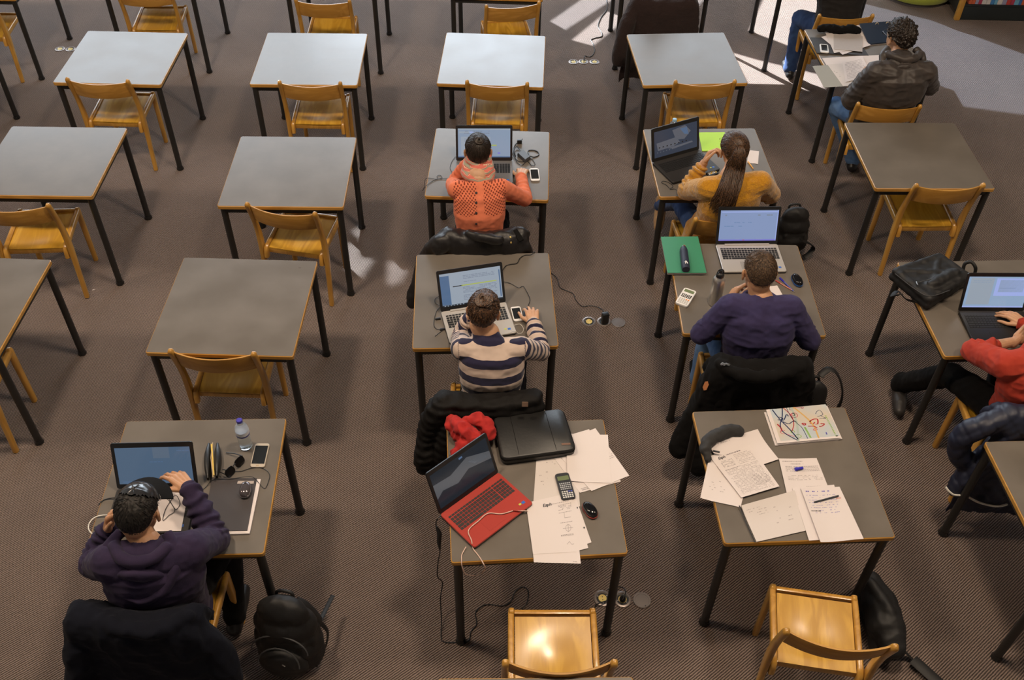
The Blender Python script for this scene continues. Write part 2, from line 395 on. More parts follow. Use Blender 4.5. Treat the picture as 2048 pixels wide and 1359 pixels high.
def make_chair(label):
    c = thing('wooden_chair', label, 'chair')
    for s in (-1, 1):
        # rear leg and back post in one bent piece, outside the seat rail
        bm = bmesh.new()
        sp = spline([(0, 0.0, 0.004), (0, 0.012, 0.16), (0, 0.028, 0.36), (0, 0.026, 0.50), (0, 0.006, 0.62), (0, -0.022, 0.72), (0, -0.043, 0.785)], 4)
        pts = [(p.y, p.z, 0.78+0.42*math.exp(-((p.z-0.42)/0.14)**2)) for p in sp]
        pts += [(-0.0465, 0.797, 0.72, 0.88), (-0.0485, 0.806, 0.45, 0.55), (-0.0495, 0.809, 0.15, 0.2)]
        bar(bm, pts, 0.030, 0.042); shiftx(bm, s*0.2175)
        obj('back_post', bm, beech, c, smooth=50)
        bm = bmesh.new()
        bar(bm, [(0.388, 0.004, .80), (0.386, 0.15, .88), (0.384, 0.38, 1.0), (0.384, 0.43, 1.0), (0.383, 0.446, 0.8, .9), (0.383, 0.455, 0.4, .6)], 0.030, 0.042); shiftx(bm, s*0.185)
        obj('leg', bm, beech, c, smooth=50)
        bm = bmesh.new()
        bar(bm, [(0.380, 0.430, 0.8), (0.30, 0.424, 0.95), (0.16, 0.412, 1.0), (0.05, 0.402, 1.0), (0.030, 0.396, 1.0), (0.020, 0.37, .9), (0.016, 0.335, 0.85)], 0.028, 0.045); shiftx(bm, s*0.187)
        obj('seat_rail', bm, beech, c, smooth=50)
    bm = bmesh.new(); box(bm, (0, 0.378, 0.432), (0.345, 0.022, 0.034), bev=0.006)
    obj('front_stretcher', bm, beech, c, smooth=30)
    bm = bmesh.new(); box(bm, (0, 0.040, 0.382), (0.35, 0.020, 0.040), bev=0.005)
    obj('rear_stretcher', bm, beech, c, smooth=30)
    # moulded plywood seat, dished, its rear edge lipped over the rear rail
    bm = bmesh.new()
    def zs(u, v):
        base = 0.409 + 0.030*v
        dish = -0.016*math.exp(-((u-0.5)/0.30)**2 - ((v-0.42)/0.33)**2)
        return base + dish - (0.0 if v > 0.08 else (0.08-v)*0.05)
    T = 0.010
    top = lambda u, v: Vector((-0.170+0.340*u, 0.030+0.328*v, zs(u, v)))
    V1 = grid(bm, 14, 14, top); V2 = grid(bm, 14, 14, lambda u, v: top(u, v) - Vector((0, 0, T)))
    n = 14
    for i in range(n):
        for (a, b) in (((i, 0), (i+1, 0)), ((i, n), (i+1, n)), ((0, i), (0, i+1)), ((n, i), (n, i+1))):
            bm.faces.new((V1[a[0]][a[1]], V1[b[0]][b[1]], V2[b[0]][b[1]], V2[a[0]][a[1]]))
    obj('seat', bm, beech_seat, c, smooth=40)
    # curved backrest
    bm = bmesh.new(); rings = []
    for k in range(17):
        u = k/16; x = -0.205+0.41*u; cv = -0.048*(1-(2*u-1)**2)
        y = -0.036 + cv
        ring = []
        for (a, b) in ((-.0065, 0.652), (-.0065, 0.775), (-0.004, 0.780), (0.004, 0.780), (.0065, 0.775), (.0065, 0.652)):
            ring.append(Vector((x, y + a + (0.78-b)*0.24, b)))
        rings.append(ring)
    loft(bm, rings); obj('backrest', bm, beech_edge, c, smooth=35)
    return c
CHAIRS = [
 (-3.010, 6.271, -1.0, 'wooden chair at the back of the leftmost full column, empty and tucked at its table'),
 (-1.495, 6.304, 0.7, 'empty wooden chair tucked at the palest table, second column from left'),
 (-0.149, 6.363, -1.2, 'empty wooden chair right beyond the coral-cardigan person\'s laptop'),
 (1.363, 6.448, 3.5, 'empty wooden chair right beyond the black laptop of the mustard-sweater student'),
 (-3.065, 4.780, 4.7, 'empty wooden chair cut by the left edge, at the middle table of the leftmost column'),
 (-1.421, 4.815, -10.7, 'empty wooden chair turned slightly right, beside the small sunlit patches'),
 (2.778, 5.225, 2.9, 'empty wooden chair beyond the black shoulder bag, at the dark table on the right'),
 (-3.045, 3.480, 0.5, 'wooden chair mostly outside the left edge, only right-hand legs showing'),
 (-1.559, 3.583, -1.0, 'empty wooden chair facing away, straight ahead of the capped student\'s table'),
 (0.220, 1.907, 1.4, 'empty wooden chair with glinting seat at the bottom edge, pulled out from the red-laptop table'),
 (1.375, 2.037, -7.8, 'empty wooden chair at the bottom right, turned away from the paper-strewn table'),
 (2.640, 6.181, -1.7, 'wooden chair under the man in the dark hooded jacket'),
 (2.640, 7.540, 3.0, 'wooden chair under the person in black at the top edge, beyond the papers'),
 (-3.100, 7.710, 2.7, 'empty wooden chair at the top edge, left part of the photo, dished seat in view'),
 (-1.601, 7.589, 0.5, 'empty wooden chair at the top edge with shaded seat, second column from left'),
 (-0.064, 7.599, 11.1, 'empty wooden chair at the top edge, turned, left of the sun streaks'),
 (1.175, 7.674, 2.0, 'wooden chair hidden under the dark fleece jacket at the top edge'),
 (-0.180, 4.600, 3.0, 'wooden chair under the coral-cardigan person, covered by a black jacket'),
 (1.310, 4.845, 10.0, 'wooden chair under the mustard-sweater student, turned left'),
 (-0.112, 3.300, 3.4, 'wooden chair under the striped-sweater person, left corner of the seat showing'),
 (1.290, 3.580, 1.8, 'wooden chair under the navy-sweater man, draped with black coats'),
 (-1.508, 2.063, -1.8, 'wooden chair under the capped student, side rail lit at his right'),
 (2.690, 3.290, 1.0, 'wooden chair under the person in red at the right edge'),
 (-4.510, 7.520, 0.0, 'empty wooden chair in the top left corner, cut by the edge'),
]
c0 = None; CH_ = {}
for i, (x, y, r, lab) in enumerate(CHAIRS):
    if c0 is None: c0 = make_chair(lab); c0.location = (x, y, 0); c0.rotation_euler.z = math.radians(r)
    else: dup(c0, (x, y, 0), math.radians(r), lab)
def chair_mat(i):
    x, y, r, _ = CHAIRS[i]; return Matrix.Translation((x, y, 0)) @ Matrix.Rotation(math.radians(r), 4, 'Z')
# ------------------------------------------------------------------ small-thing materials
blackp = M_((0.012, 0.012, 0.013), 0.38, 'black_plastic')
blackg = M_((0.008, 0.008, 0.009), 0.12, 'black_gloss')
darkgrey = M_((0.045, 0.045, 0.048), 0.5, 'dark_grey_plastic')
silver = M_((0.56, 0.53, 0.50), 0.38, 'silver_deck', metal=0.35)
keyblk = M_((0.012, 0.012, 0.012), 0.5, 'key_black')
whitep = M_((0.78, 0.76, 0.74), 0.35, 'white_plastic')
paper = M_((0.72, 0.65, 0.63), 0.8, 'paper', spec=0.2)
paper2 = M_((0.66, 0.60, 0.57), 0.8, 'paper_warm', spec=0.2)
paperg = M_((0.46, 0.42, 0.40), 0.8, 'paper_grey', spec=0.2)
ink = M_((0.22, 0.19, 0.19), 0.8, 'grey_ink')
ink2 = M_((0.42, 0.37, 0.36), 0.8, 'pale_ink')
inkb = M_((0.02, 0.02, 0.025), 0.7, 'black_ink')
blue_ink = M_((0.02, 0.015, 0.42), 0.4, 'blue_plastic')
redp = M_((0.42, 0.045, 0.032), 0.35, 'red_plastic', coat=0.3)
cream_w = M_((0.75, 0.72, 0.66), 0.5, 'cream_cable')
steel = M_((0.62, 0.60, 0.58), 0.28, 'brushed_steel', metal=1.0)
brass = M_((0.85, 0.62, 0.22), 0.3, 'brass', metal=0.9)
gold = M_((0.70, 0.52, 0.30), 0.35, 'gold_metal', metal=0.6)
leather_b = M_((0.011, 0.0105, 0.010), 0.42, 'black_leather', bump=(60, 0.25, 0.002))
nylon_b = M_((0.0075, 0.007, 0.0072), 0.6, 'black_nylon', sheen=0.0, bump=(300, 0.3, 0.001))
def E_(col, s=1.0, name='screen_light'):
    m = M_((0.01, 0.01, 0.01), 0.15, name, emit=col, es=s, spec=0.4); return m
scr_pale = E_((0.29, 0.37, 0.50), 0.8); scr_white = E_((0.36, 0.42, 0.50), 0.8); scr_blue = E_((0.20, 0.34, 0.60), 0.62)
scr_deep = E_((0.085, 0.15, 0.27), 0.9); scr_dark = E_((0.035, 0.045, 0.070), 0.9); scr_navy = E_((0.010, 0.016, 0.024), 0.9)
scr_grey = E_((0.12, 0.125, 0.15), 0.8); scr_text = E_((0.24, 0.28, 0.36), 0.8); scr_green = E_((0.40, 0.46, 0.12), 0.9)
scr_violet = E_((0.20, 0.18, 0.62), 0.9); scr_lav = E_((0.34, 0.42, 0.78), 0.95); scr_red = E_((0.5, 0.08, 0.08), 0.8)
scr_off = M_((0.02, 0.022, 0.024), 0.08, 'dark_glass')
lcd = M_((0.16, 0.20, 0.10), 0.3, 'lcd_green')

def frame_xy(o, ax, n=Vector((0, 0, 1))):
    """matrix with x along ax (horizontal), z up, origin o"""
    x = Vector(ax).normalized(); z = Vector(n).normalized(); y = z.cross(x).normalized(); x = y.cross(z)
    m = Matrix((x, y, z)).transposed().to_4x4(); m.translation = Vector(o); return m
def text_mesh(bm, s, size, mat, mi=0, extrude=0.0, shear=0.0, bold=0.0):
    cu = bpy.data.curves.new('t', 'FONT'); cu.body = s; cu.size = size; cu.extrude = extrude; cu.shear = shear; cu.offset = bold
    cu.align_x = 'CENTER'; cu.align_y = 'CENTER'; cu.resolution_u = 2
    o = bpy.data.objects.new('t', cu); C.objects.link(o)
    me = bpy.data.meshes.new_from_object(o.evaluated_get(bpy.context.evaluated_depsgraph_get()))
    bpy.data.objects.remove(o); bpy.data.curves.remove(cu)
    b2 = bmesh.new(); b2.from_mesh(me); bpy.data.meshes.remove(me)
    bmesh.ops.transform(b2, matrix=mat, verts=b2.verts)
    for f in b2.faces: f.material_index = mi
    merge(bm, b2)

# ------------------------------------------------------------------ laptops
def laptop(label, x, y, rot, lid_deg, w=0.368, d=0.25, lid=0.232, deck=silver, shell=blackp, keys=keyblk, content=(), base_col=scr_pale, bez=0.014, numpad=True, keyedge=None, brandless=True, deckborder=None, hinge=None):
    t = thing('laptop', label, 'laptop', (x, y, TH+0.001), math.radians(rot))
    H = 0.018
    bm = bmesh.new()
    prism(bm, [(a, b) for a, b in rrect(w, d, 0.012, 3, 0, -d/2)], 0.002, H*0.55)
    obj('base_shell', bm, shell, t)
    bm = bmesh.new(); o1 = rrect(w-0.001, d-0.001, 0.012, 3, 0, -d/2); o2 = rrect(w-0.005, d-0.005, 0.011, 3, 0, -d/2)
    loft(bm, [[Vector((a, b, H*0.55)) for a, b in o1], [Vector((a, b, H*0.9)) for a, b in o1], [Vector((a, b, H)) for a, b in o2]])
    obj('keyboard_deck', bm, deck, t)
    bm = bmesh.new(); kw = w*0.90; rows = 6; kd = d*0.42; ncol = 19 if numpad else 15; px = kw/ncol; py = kd/rows
    for r in range(rows):
        y0 = -d*0.14 - (r+0.5)*py; c = 0
        while c < ncol:
            span = 1
            if r == 5 and c == 3: span = 5
            elif r in (3, 4) and c in (0, 13): span = 2
            if numpad and c == 15: c += 0
            gap = 0.25*px if (numpad and c >= 15) else 0
            hh = 0.55 if r == 0 else 0.8
            cx = -kw/2 + (c+span/2)*px + gap*0.6
            box(bm, (cx, y0, H+0.0006), (span*px-0.0028, py*hh, 0.0022))
            c += span
    kb = obj('keyboard', bm, keys, t)
    bm = bmesh.new(); tw = w*0.27; box(bm, (-w*0.06, -d*0.78, H+0.0002), (tw, d*0.27, 0.0008)); obj('touchpad', bm, M_((0.42, 0.40, 0.38), 0.3, 'touchpad_grey', metal=.3) if deck is silver else (deck if keyedge is None else keyedge), t)
    bm = bmesh.new(); box(bm, (w*0.41, -d*0.86, H+0.0003), (0.016, 0.014, 0.0008)); st = obj('sticker', bm, M_((0.05, 0.16, 0.55), 0.3, 'blue_sticker'), t); st['label'] = 'small blue square sticker'
    bm = bmesh.new(); box(bm, (w*0.355 if deck is silver else w*0.36, -d*0.85, H+0.0003), (0.012, 0.009, 0.0008)); obj('sticker', bm, M_((0.55, 0.62, 0.10), 0.3, 'lime_sticker'), t)
    if hinge:
        bm = bmesh.new(); box(bm, (0, -0.008, H+0.003), (w*0.72, 0.012, 0.008), bev=0.002); obj('hinge_cover', bm, hinge, t)
    # lid: local plane leaning back about the hinge
    R = Matrix.Translation((0, 0, H*0.8)) @ Matrix.Rotation(math.radians(lid_deg-0), 4, Vector((-1, 0, 0))) @ Matrix.Identity(4)
    # in lid space: x right, y = towards viewer when flat closed -> we use -y as "up the screen"
    def L(px_, up, out=0.0):   # up: distance from hinge, out: towards the viewer
        a = math.radians(lid_deg); ub = Vector((0, -math.cos(a), math.sin(a))); ob = Vector((0, -math.sin(a), -math.cos(a)))
        return Vector((px_, 0, H*0.85)) + ub*up + ob*out
    a = math.radians(lid_deg); ub = Vector((0, -math.cos(a), math.sin(a))); ob = Vector((0, -math.sin(a), -math.cos(a)))
    LM = Matrix(((1, 0, 0), tuple(ub), tuple(-ob*-1))).transposed().to_4x4()
    LM = Matrix((Vector((1, 0, 0)), ub, Vector((1, 0, 0)).cross(ub))).transposed().to_4x4(); LM.translation = Vector((0, 0, H*0.85))
    # LM z axis = x cross up = towards viewer
    bm = bmesh.new(); prism(bm, rrect(w, lid, 0.010, 3, 0, lid/2), -0.006, 0.0, mat=LM); obj('lid', bm, shell, t)
    bm = bmesh.new(); prism(bm, rrect(w-0.003, lid-0.003, 0.009, 3, 0, lid/2), 0.0, 0.0012, mat=LM); obj('screen_bezel', bm, blackp, t)
    sw, sh = w-2*bez, lid-bez*1.35-0.026; y0 = 0.024
    mats = [base_col]; bm = bmesh.new()
    box(bm, (0, y0+sh/2, 0.0014), (sw, sh, 0.0006), mat=LM)
    for ent in content:                        # u left->right, v top->bottom
        if len(ent) == 2:
            if ent[1] not in mats: mats.append(ent[1])
            prism(bm, [(-sw/2+u*sw, y0+sh*(1-v)) for u, v in ent[0]], .0017, .0020, mi=mats.index(ent[1]), mat=LM); continue
        u0, v0, u1, v1, mt = ent
        if mt not in mats: mats.append(mt)
        box(bm, (-sw/2+(u0+u1)/2*sw, y0+sh*(1-(v0+v1)/2), 0.0019), (abs(u1-u0)*sw, abs(v1-v0)*sh, 0.0004), mat=LM, mi=mats.index(mt))
    obj('screen', bm, mats, t)
    return t
def textrows(u0, v0, u1, v1, n, mt, r, fill=0.85):
    out = []
    for i in range(n):
        v = v0+(v1-v0)*(i+0.5)/n; u = u0
        while u < u1-0.01:
            l = r.uniform(0.02, 0.07); 
            if r.random() < fill: out.append((u, v-(v1-v0)/n*0.22, min(u+l, u1), v+(v1-v0)/n*0.22, mt))
            u += l+0.008
    return out
r1 = random.Random(3)
cont = [(0, 0, 1, 0.05, scr_white), (0.02, 0.10, 0.30, 0.16, scr_white), (0.22, 0.09, 0.30, 0.15, scr_lav)] + textrows(0.05, 0.06, 0.6, 0.2, 2, scr_text, r1, 0.5) + [(0.06, 0.28, 0.62, 0.92, scr_white), (0.64, 0.56, 0.74, 0.60, scr_green), (0.76, 0.83, 0.81, 0.87, scr_violet), (0, 0.965, 1, 1, scr_deep)] + textrows(0.12, 0.33, 0.58, 0.5, 4, scr_text, r1, .6)
laptop('laptop with pale blue screen in front of the person in the coral cardigan', -0.209, 5.372, 2.3, 112, content=cont, deck=M_((0.20, 0.19, 0.185), 0.4, 'dim_silver', metal=.4))
cont = [(0, 0, 1, 0.06, scr_white), (0.0, 0.07, 0.15, 0.95, scr_deep)] + textrows(0.38, 0.11, 0.9, 0.24, 3, scr_text, r1) + textrows(0.38, 0.30, 0.6, 0.33, 1, scr_text, r1) + [(0.20, 0.405, 0.36, 0.43, inkb), (0.34, 0.40, 0.92, 0.435, scr_green)] + textrows(0.36, 0.46, 0.92, 0.66, 5, scr_text, r1) + textrows(0.36, 0.70, 0.92, 0.88, 4, scr_text, r1) + [(0.965, 0.10, 0.985, 0.92, scr_deep), (0, 0.955, 1, 1, scr_navy)] + [(0.03+0.05*i, 0.963, 0.055+0.05*i, 0.99, scr_white) for i in range(7)]
laptop('silver laptop showing a page with a green highlighted heading, before the striped-sweater person', -0.217, 3.962, 14.8, 116, content=cont, base_col=scr_white, hinge=silver)
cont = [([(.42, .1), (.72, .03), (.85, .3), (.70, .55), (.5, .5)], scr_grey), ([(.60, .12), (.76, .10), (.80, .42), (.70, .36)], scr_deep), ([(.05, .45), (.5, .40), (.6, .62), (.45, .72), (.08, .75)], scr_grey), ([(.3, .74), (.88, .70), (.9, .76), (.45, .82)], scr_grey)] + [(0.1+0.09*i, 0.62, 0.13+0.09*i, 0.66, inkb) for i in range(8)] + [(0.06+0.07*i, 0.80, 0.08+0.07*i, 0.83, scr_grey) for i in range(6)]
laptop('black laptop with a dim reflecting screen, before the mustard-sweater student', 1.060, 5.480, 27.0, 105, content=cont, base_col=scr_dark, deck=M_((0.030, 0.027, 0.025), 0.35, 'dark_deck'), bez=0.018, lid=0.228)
cont = [(0.02, 0.04, 1, 0.07, scr_lav), (0.0, 0.96, 1, 1, scr_violet), (0.985, 0, 1, 1, scr_lav), (0.42, 0.965, 0.45, 0.99, scr_red)] + textrows(0.08, 0.12, 0.9, 0.2, 1, scr_text, r1, 0.3) + textrows(0.1, 0.38, 0.55, 0.42, 1, scr_blue, r1, .6) + textrows(0.08, 0.5, 0.4, 0.54, 1, scr_blue, r1, .6) + textrows(0.3, 0.93, 0.8, 0.96, 1, scr_white, r1, .5)
laptop('silver laptop with violet-edged bright screen, before the navy-sweater man', 1.387, 4.566, 2.8, 111, content=cont, base_col=E_((0.26, 0.34, 0.56), 0.85), hinge=silver, w=.372)
cont = [(0.5, 0.0, 0.72, 0.3, E_((0.11, 0.15, 0.21), 0.85))] + textrows(0.44, 0.38, 0.62, 0.42, 1, scr_deep, r1, .9) + textrows(0.82, 0.08, 0.99, 0.12, 1, scr_deep, r1, .9) + [(0.05, 0.93, 0.4, 0.95, scr_deep)]
laptop('black laptop with plain blue screen, before the capped student', -1.616, 2.690, 3.5, 114, content=cont, base_col=E_((0.080, 0.130, 0.205), 0.85), deck=M_((0.03, 0.028, 0.027), 0.35, 'dark_deck_two'), bez=0.016)
scr_painted_refl = E_((0.085, 0.090, 0.10), .9)  # reflections in the dark screen, painted as faintly glowing shapes
cont = [([(0, .30), (.30, .34), (.62, .16), (1, .40), (1, .62), (.60, .48), (.38, .66), (.12, .58), (0, .72)], scr_painted_refl), ([(.62, .30), (.86, .34), (.98, .52), (.75, .50)], E_((.12, .125, .14), .9)), (0.5, 0.05, 0.56, 0.1, scr_deep)]
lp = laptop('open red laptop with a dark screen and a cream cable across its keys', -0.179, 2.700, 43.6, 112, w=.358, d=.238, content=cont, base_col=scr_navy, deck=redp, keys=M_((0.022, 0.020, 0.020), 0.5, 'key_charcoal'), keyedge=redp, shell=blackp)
cont = [(0.04, 0.03, 0.42, 0.9, scr_white), (0.46, 0.05, 0.97, 0.62, scr_lav), (0.52, 0.10, 0.93, 0.50, scr_pale), (0.54, 0.36, 0.8, 0.375, scr_deep), (0, 0.955, 1, 1, scr_lav)] + textrows(0.08, 0.1, 0.38, 0.2, 2, scr_pale, r1) 
laptop('black laptop beside the black shoulder bag, cut by the right edge', 2.482+0.186, 4.026, 1.5, 106, content=cont, base_col=E_((0.30, 0.42, 0.60), 0.85), deck=M_((0.018, 0.017, 0.017), 0.35, 'dark_deck_three'))

# ------------------------------------------------------------------ paper
def quad_pts(px, z):
    return [at(u, v, z) for u, v in px]        # TL, TR, BR, BL
def sheet(label, px, z, lines=(), m=paper, curl=0.0, cat='paper', name='paper_sheet', group=None, th=0.0006, extra=None, curl_edge='L', n=10):
    TL, TR, BR, BL = quad_pts(px, z)
    o = (TL+TR+BR+BL)/4; o.z = z
    def P(u, v, dz=0.0):
        p = TL*(1-u)*(1-v) + TR*u*(1-v) + BR*u*v + BL*(1-u)*v
        w_ = {'L': 1-u, 'R': u, 'T': 1-v, 'B': v}[curl_edge]
        h = curl*max(0.0, (w_-0.45)/0.55)**2 + 0.0008*math.sin(7*u+3*v)
        return Vector((p.x-o.x, p.y-o.y, max(h, -0.0001)+dz))
    bm = bmesh.new()
    A = grid(bm, n, n, lambda u, v: P(u, v, th)); B = grid(bm, n, n, lambda u, v: P(u, v, 0))
    for i in range(n):
        for (a, b) in (((i, 0), (i+1, 0)), ((i, n), (i+1, n)), ((0, i), (0, i+1)), ((n, i), (n, i+1))):
            bm.faces.new((A[a[0]][a[1]], A[b[0]][b[1]], B[b[0]][b[1]], B[a[0]][a[1]]))
    mats = [m]
    for (u0, v0, u1, v1, nl, mt, fill, hk) in lines:
        if mt not in mats: mats.append(mt)
        k = mats.index(mt)
        for i in range(nl):
            v = v0+(v1-v0)*(i+0.5)/nl; u = u0; hh = (v1-v0)/nl*hk
            while u < u1-0.004:
                l = rnd.uniform(0.012, 0.05)
                if rnd.random() < fill:
                    q = [P(min(u, u1), v-hh/2, th+.0003), P(min(u+l, u1), v-hh/2, th+.0003), P(min(u+l, u1), v+hh/2, th+.0003), P(min(u, u1), v+hh/2, th+.0003)]
                    bm.faces.new([bm.verts.new(p) for p in q]).material_index = k
                u += l+0.010
    if extra: extra(bm, P, mats, th)
    ob = obj(name, bm, mats, loc=o, smooth=60)
    return tag(ob, label, cat, group)
def strokes(bm, P, mats, mt, polys, wd, th):
    """curved drawn strokes in page coordinates"""
    if mt not in mats: mats.append(mt)
    k = mats.index(mt)
    for pts in polys:
        sp = spline([(a, b, 0) for a, b in pts], 5)
        for a, b in zip(sp, sp[1:]):
            d = (b-a); 
            if d.length < 1e-6: continue
            nn = Vector((-d.y, d.x, 0)).normalized()*wd/2
            q = [a+nn, b+nn, b-nn, a-nn]
            bm.faces.new([bm.verts.new(P(p.x, p.y, th+.0004)) for p in q]).material_index = k
def ring_pts(cx, cy, rx, ry, n=10, a0=0, a1=360):
    return [(cx+rx*math.cos(math.radians(a0+(a1-a0)*i/n)), cy+ry*math.sin(math.radians(a0+(a1-a0)*i/n))) for i in range(n+1)]
Z = TH
# table with the red laptop
sheet('sheet fanned out under the blank page, its right corner beyond the red-laptop table edge', [(1101, 892), (1190.7, 856), (1258.5, 950.5), (1183, 981.6)], Z+.004, [(0.75, 0.30, 0.97, 0.62, 10, ink2, .8, .4)])
sheet('sheet lying lowest in the fan beside the laptop sleeve, small table printed at its bottom', [(1085, 885), (1178, 858), (1242, 962), (1160, 985)], Z+.002, [(0.08, 0.93, 0.35, 0.98, 2, ink, 1, .5)])
sheet('blank white page, topmost beside the black laptop sleeve', [(1132, 868), (1215.7, 869), (1223, 965.8), (1134.5, 962)], Z+.006, curl=.006, curl_edge='L')
sheet('handwritten page half under the black laptop sleeve, black calculator on it', [(1073, 913), (1152, 905), (1160, 1012), (1066, 1014)], Z+.001, [(0.25, 0.12, 0.5, 0.2, 2, ink2, .5, .4), (0.1, 0.3, 0.3, 0.6, 5, ink2, .4, .3)], m=paper2)
def holes(bm, P, mats, th): strokes(bm, P, mats, inkb, [ring_pts(.95, .30, .012, .008, 6), ring_pts(.95, .70, .012, .008, 6)], .02, th)
sheet('punched sheet showing two holes, at the right of the printed handout', [(1075, 1010), (1148, 985), (1183, 1084), (1100, 1115)], Z+.0025, extra=holes)
sheet('sheet between the punched sheet and the printed handout, corner showing', [(1068, 1010), (1148, 996), (1176.6, 1095.4), (1090, 1118)], Z+.0035)
sheet('page at the bottom of the handout pile, overhanging the table edge', [(1057, 1012), (1147, 1002), (1161.8, 1126.6), (1067.7, 1124)], Z+.0045, [(0.84, 0.965, 0.92, 0.98, 1, ink, 1, .5)])
def hd(bm, P, mats, th):
    if inkb not in mats: mats.append(inkb)
    c = P(.44, .13, th+.0005); ax = P(.60, .13, 0)-P(.30, .13, 0)
    text_mesh(bm, 'Ezph', 0.022, frame_xy(c, ax), mats.index(inkb), shear=.3, bold=.0006)
    strokes(bm, P, mats, ink, [ring_pts(.86, .60, .06, .055, 12), [(.74, .60), (.97, .60)], [(.86, .53), (.86, .67)], [(.80, .33), (.80, .42)], [(.80, .42), (.94, .42)], [(.80, .87), (.86, .83), (.9, .87), (.96, .87)]], .005, th)
sheet('printed handout with a bold heading and small circle diagram, in front of the red mouse', [(1051.8, 1005.3), (1143, 984), (1153, 1103), (1066, 1107.7)], Z+.0055, [(0.55, 0.125, 0.93, 0.145, 1, ink2, 1, .8), (0.68, 0.17, 0.97, 0.28, 5, ink, .8, .35), (0.68, 0.31, 0.97, 0.33, 1, ink, 1, .4), (0.70, 0.49, 0.97, 0.505, 1, ink, 1, .6), (0.68, 0.70, 0.97, 0.73, 2, ink, 1, .5)], extra=hd)
# paper-strewn table
sheet('white sheet behind the printed exercise page, upper left of the strewn table', [(1415.6, 891), (1513.8, 863), (1557.6, 917.6), (1458, 952)], Z+.010, [(0.15, 0.06, 0.4, 0.10, 1, ink2, .7, .6)], curl=.02, curl_edge='T')
sheet('sheet curling over the left edge of the strewn table, lower left', [(1417, 920), (1500, 938), (1481, 1014), (1400, 996.4)], Z+.004, [(0.15, .45, .55, .75, 5, ink2, .25, .25)], curl=.006)
def hd2(bm, P, mats, th):
    if inkb not in mats: mats.append(inkb)
    c = P(.22, .11, th+.0005); ax = P(.5, .10, 0)-P(.2, .10, 0)
    text_mesh(bm, 'Ezph', 0.02, frame_xy(c, ax), mats.index(inkb), shear=.3, bold=.0006)
sheet('densely printed exercise page with bold heading, upper left of the strewn table', [(1418.8, 912), (1497, 886), (1559, 972), (1482.6, 994.5)], Z+.012, [(0.36, 0.07, 0.72, 0.10, 1, ink, 1, .7), (0.12, 0.18, 0.42, 0.34, 6, ink, .8, .3), (0.50, 0.12, 0.92, 0.36, 8, ink2, .85, .35), (0.10, 0.38, 0.92, 0.96, 22, ink2, .8, .4), (0.10, 0.38, 0.5, 0.39, 1, ink, .9, .8), (.55, .62, .95, .86, 9, ink, .75, .3)], extra=hd2)
sheet('printed page under the blue pen cap, centre of the strewn table', [(1557, 918), (1633, 915.4), (1665, 995), (1575, 997)], Z+.001, [(0.08, 0.06, 0.6, 0.08, 1, ink, .9, .6), (0.28, 0.13, 0.6, 0.15, 1, inkb, .9, .5), (0.12, 0.19, 0.95, 0.34, 4, ink2, .95, .5), (0.12, 0.42, 0.95, 0.56, 4, ink2, .6, .35), (0.5, 0.70, 0.85, 0.9, 8, ink2, .9, .8)], curl=.006, curl_edge='L')
def spine(bm, P, mats, th):
    strokes(bm, P, mats, inkb, [[(-.035, -.01), (-.035, 1.01)]], .02, th)
sheet('open ring notebook with pencil-written squared page, front left of the strewn table', [(1481.3, 1014.3), (1588, 984), (1613, 1061), (1513, 1083.8)], Z+.003, [(0.06, 0.12, 0.42, 0.36, 4, ink2, .35, .25), (0.5, .2, .9, .8, 6, ink2, .15, .2)], m=paper2, curl=.012, curl_edge='T', cat='notebook', name='notebook', extra=spine, th=.004)
sheet('loose sheet under the handwritten notes, its left strip and corner showing', [(1584, 975), (1668, 969), (1702, 1075), (1618, 1080.5)], Z+.008)
sheet('page of blue handwritten notes with a black pen on it, front of the strewn table', [(1600, 977), (1679, 973), (1727.4, 1076.7), (1640, 1086)], Z+.010, [(0.10, 0.05, 0.70, 0.09, 1, blue_ink, .55, .35), (0.08, 0.12, 0.8, 0.5, 8, blue_ink, .45, .12), (0.06, .42, .3, .46, 1, inkb, .9, .5), (0.7, .2, .9, .24, 1, M_((.5, .1, .05), .6, 'red_ink'), .6, .4)], curl=.010, curl_edge='L')
# hooded-jacket man's table
sheet('grey printed sheet, topmost of the loose pile beside the blue ring binder', [(1667, 59.4), (1725.4, 65.3), (1724.8, 103.6), (1667.7, 98.3)], Z+.016, [(.05, .05, .92, .95, 16, ink2, .9, .35)], m=paperg)
sheet('sheet poking out left under the grey printed sheet', [(1650.6, 65.3), (1712, 60), (1726, 96), (1668, 106)], Z+.014, m=paper2)
sheet('sheet poking out lowest under the grey printed sheet', [(1642.4, 74), (1700, 58), (1742, 90), (1684.8, 109.5)], Z+.012)
sheet('white page behind the open notebook, before the hooded-jacket man', [(1644, 116.5), (1708, 112), (1745, 150), (1668, 155)], Z+.0015)
sheet('pinkish page in the open cardboard folder, before the hooded-jacket man', [(1655, 129), (1740, 124), (1760, 168), (1686, 172.5)], Z+.004, [(0.03, 0.3, 0.12, 0.6, 5, ink2, .6, .4)], m=paper2)
sheet('grey cardboard folder flap overhanging the front edge before the hooded-jacket man', [(1624.7, 132.4), (1660, 129.5), (1686, 173), (1647.7, 174.8)], Z+.003, m=M_((0.34, 0.33, 0.29), .7, 'grey_board'), cat='folder', name='folder')
sheet('written notebook page tilted at the elbow of the hooded-jacket man', [(1684, 122.4), (1723.6, 113), (1742, 152), (1691, 164)], Z+.008, [(.1, .1, .9, .9, 12, ink2, .85, .35)], curl=.008, curl_edge='R')
sheet('white page by the chest of the hooded-jacket man', [(1708, 112), (1762, 110), (1775, 133), (1728, 140)], Z+.006)
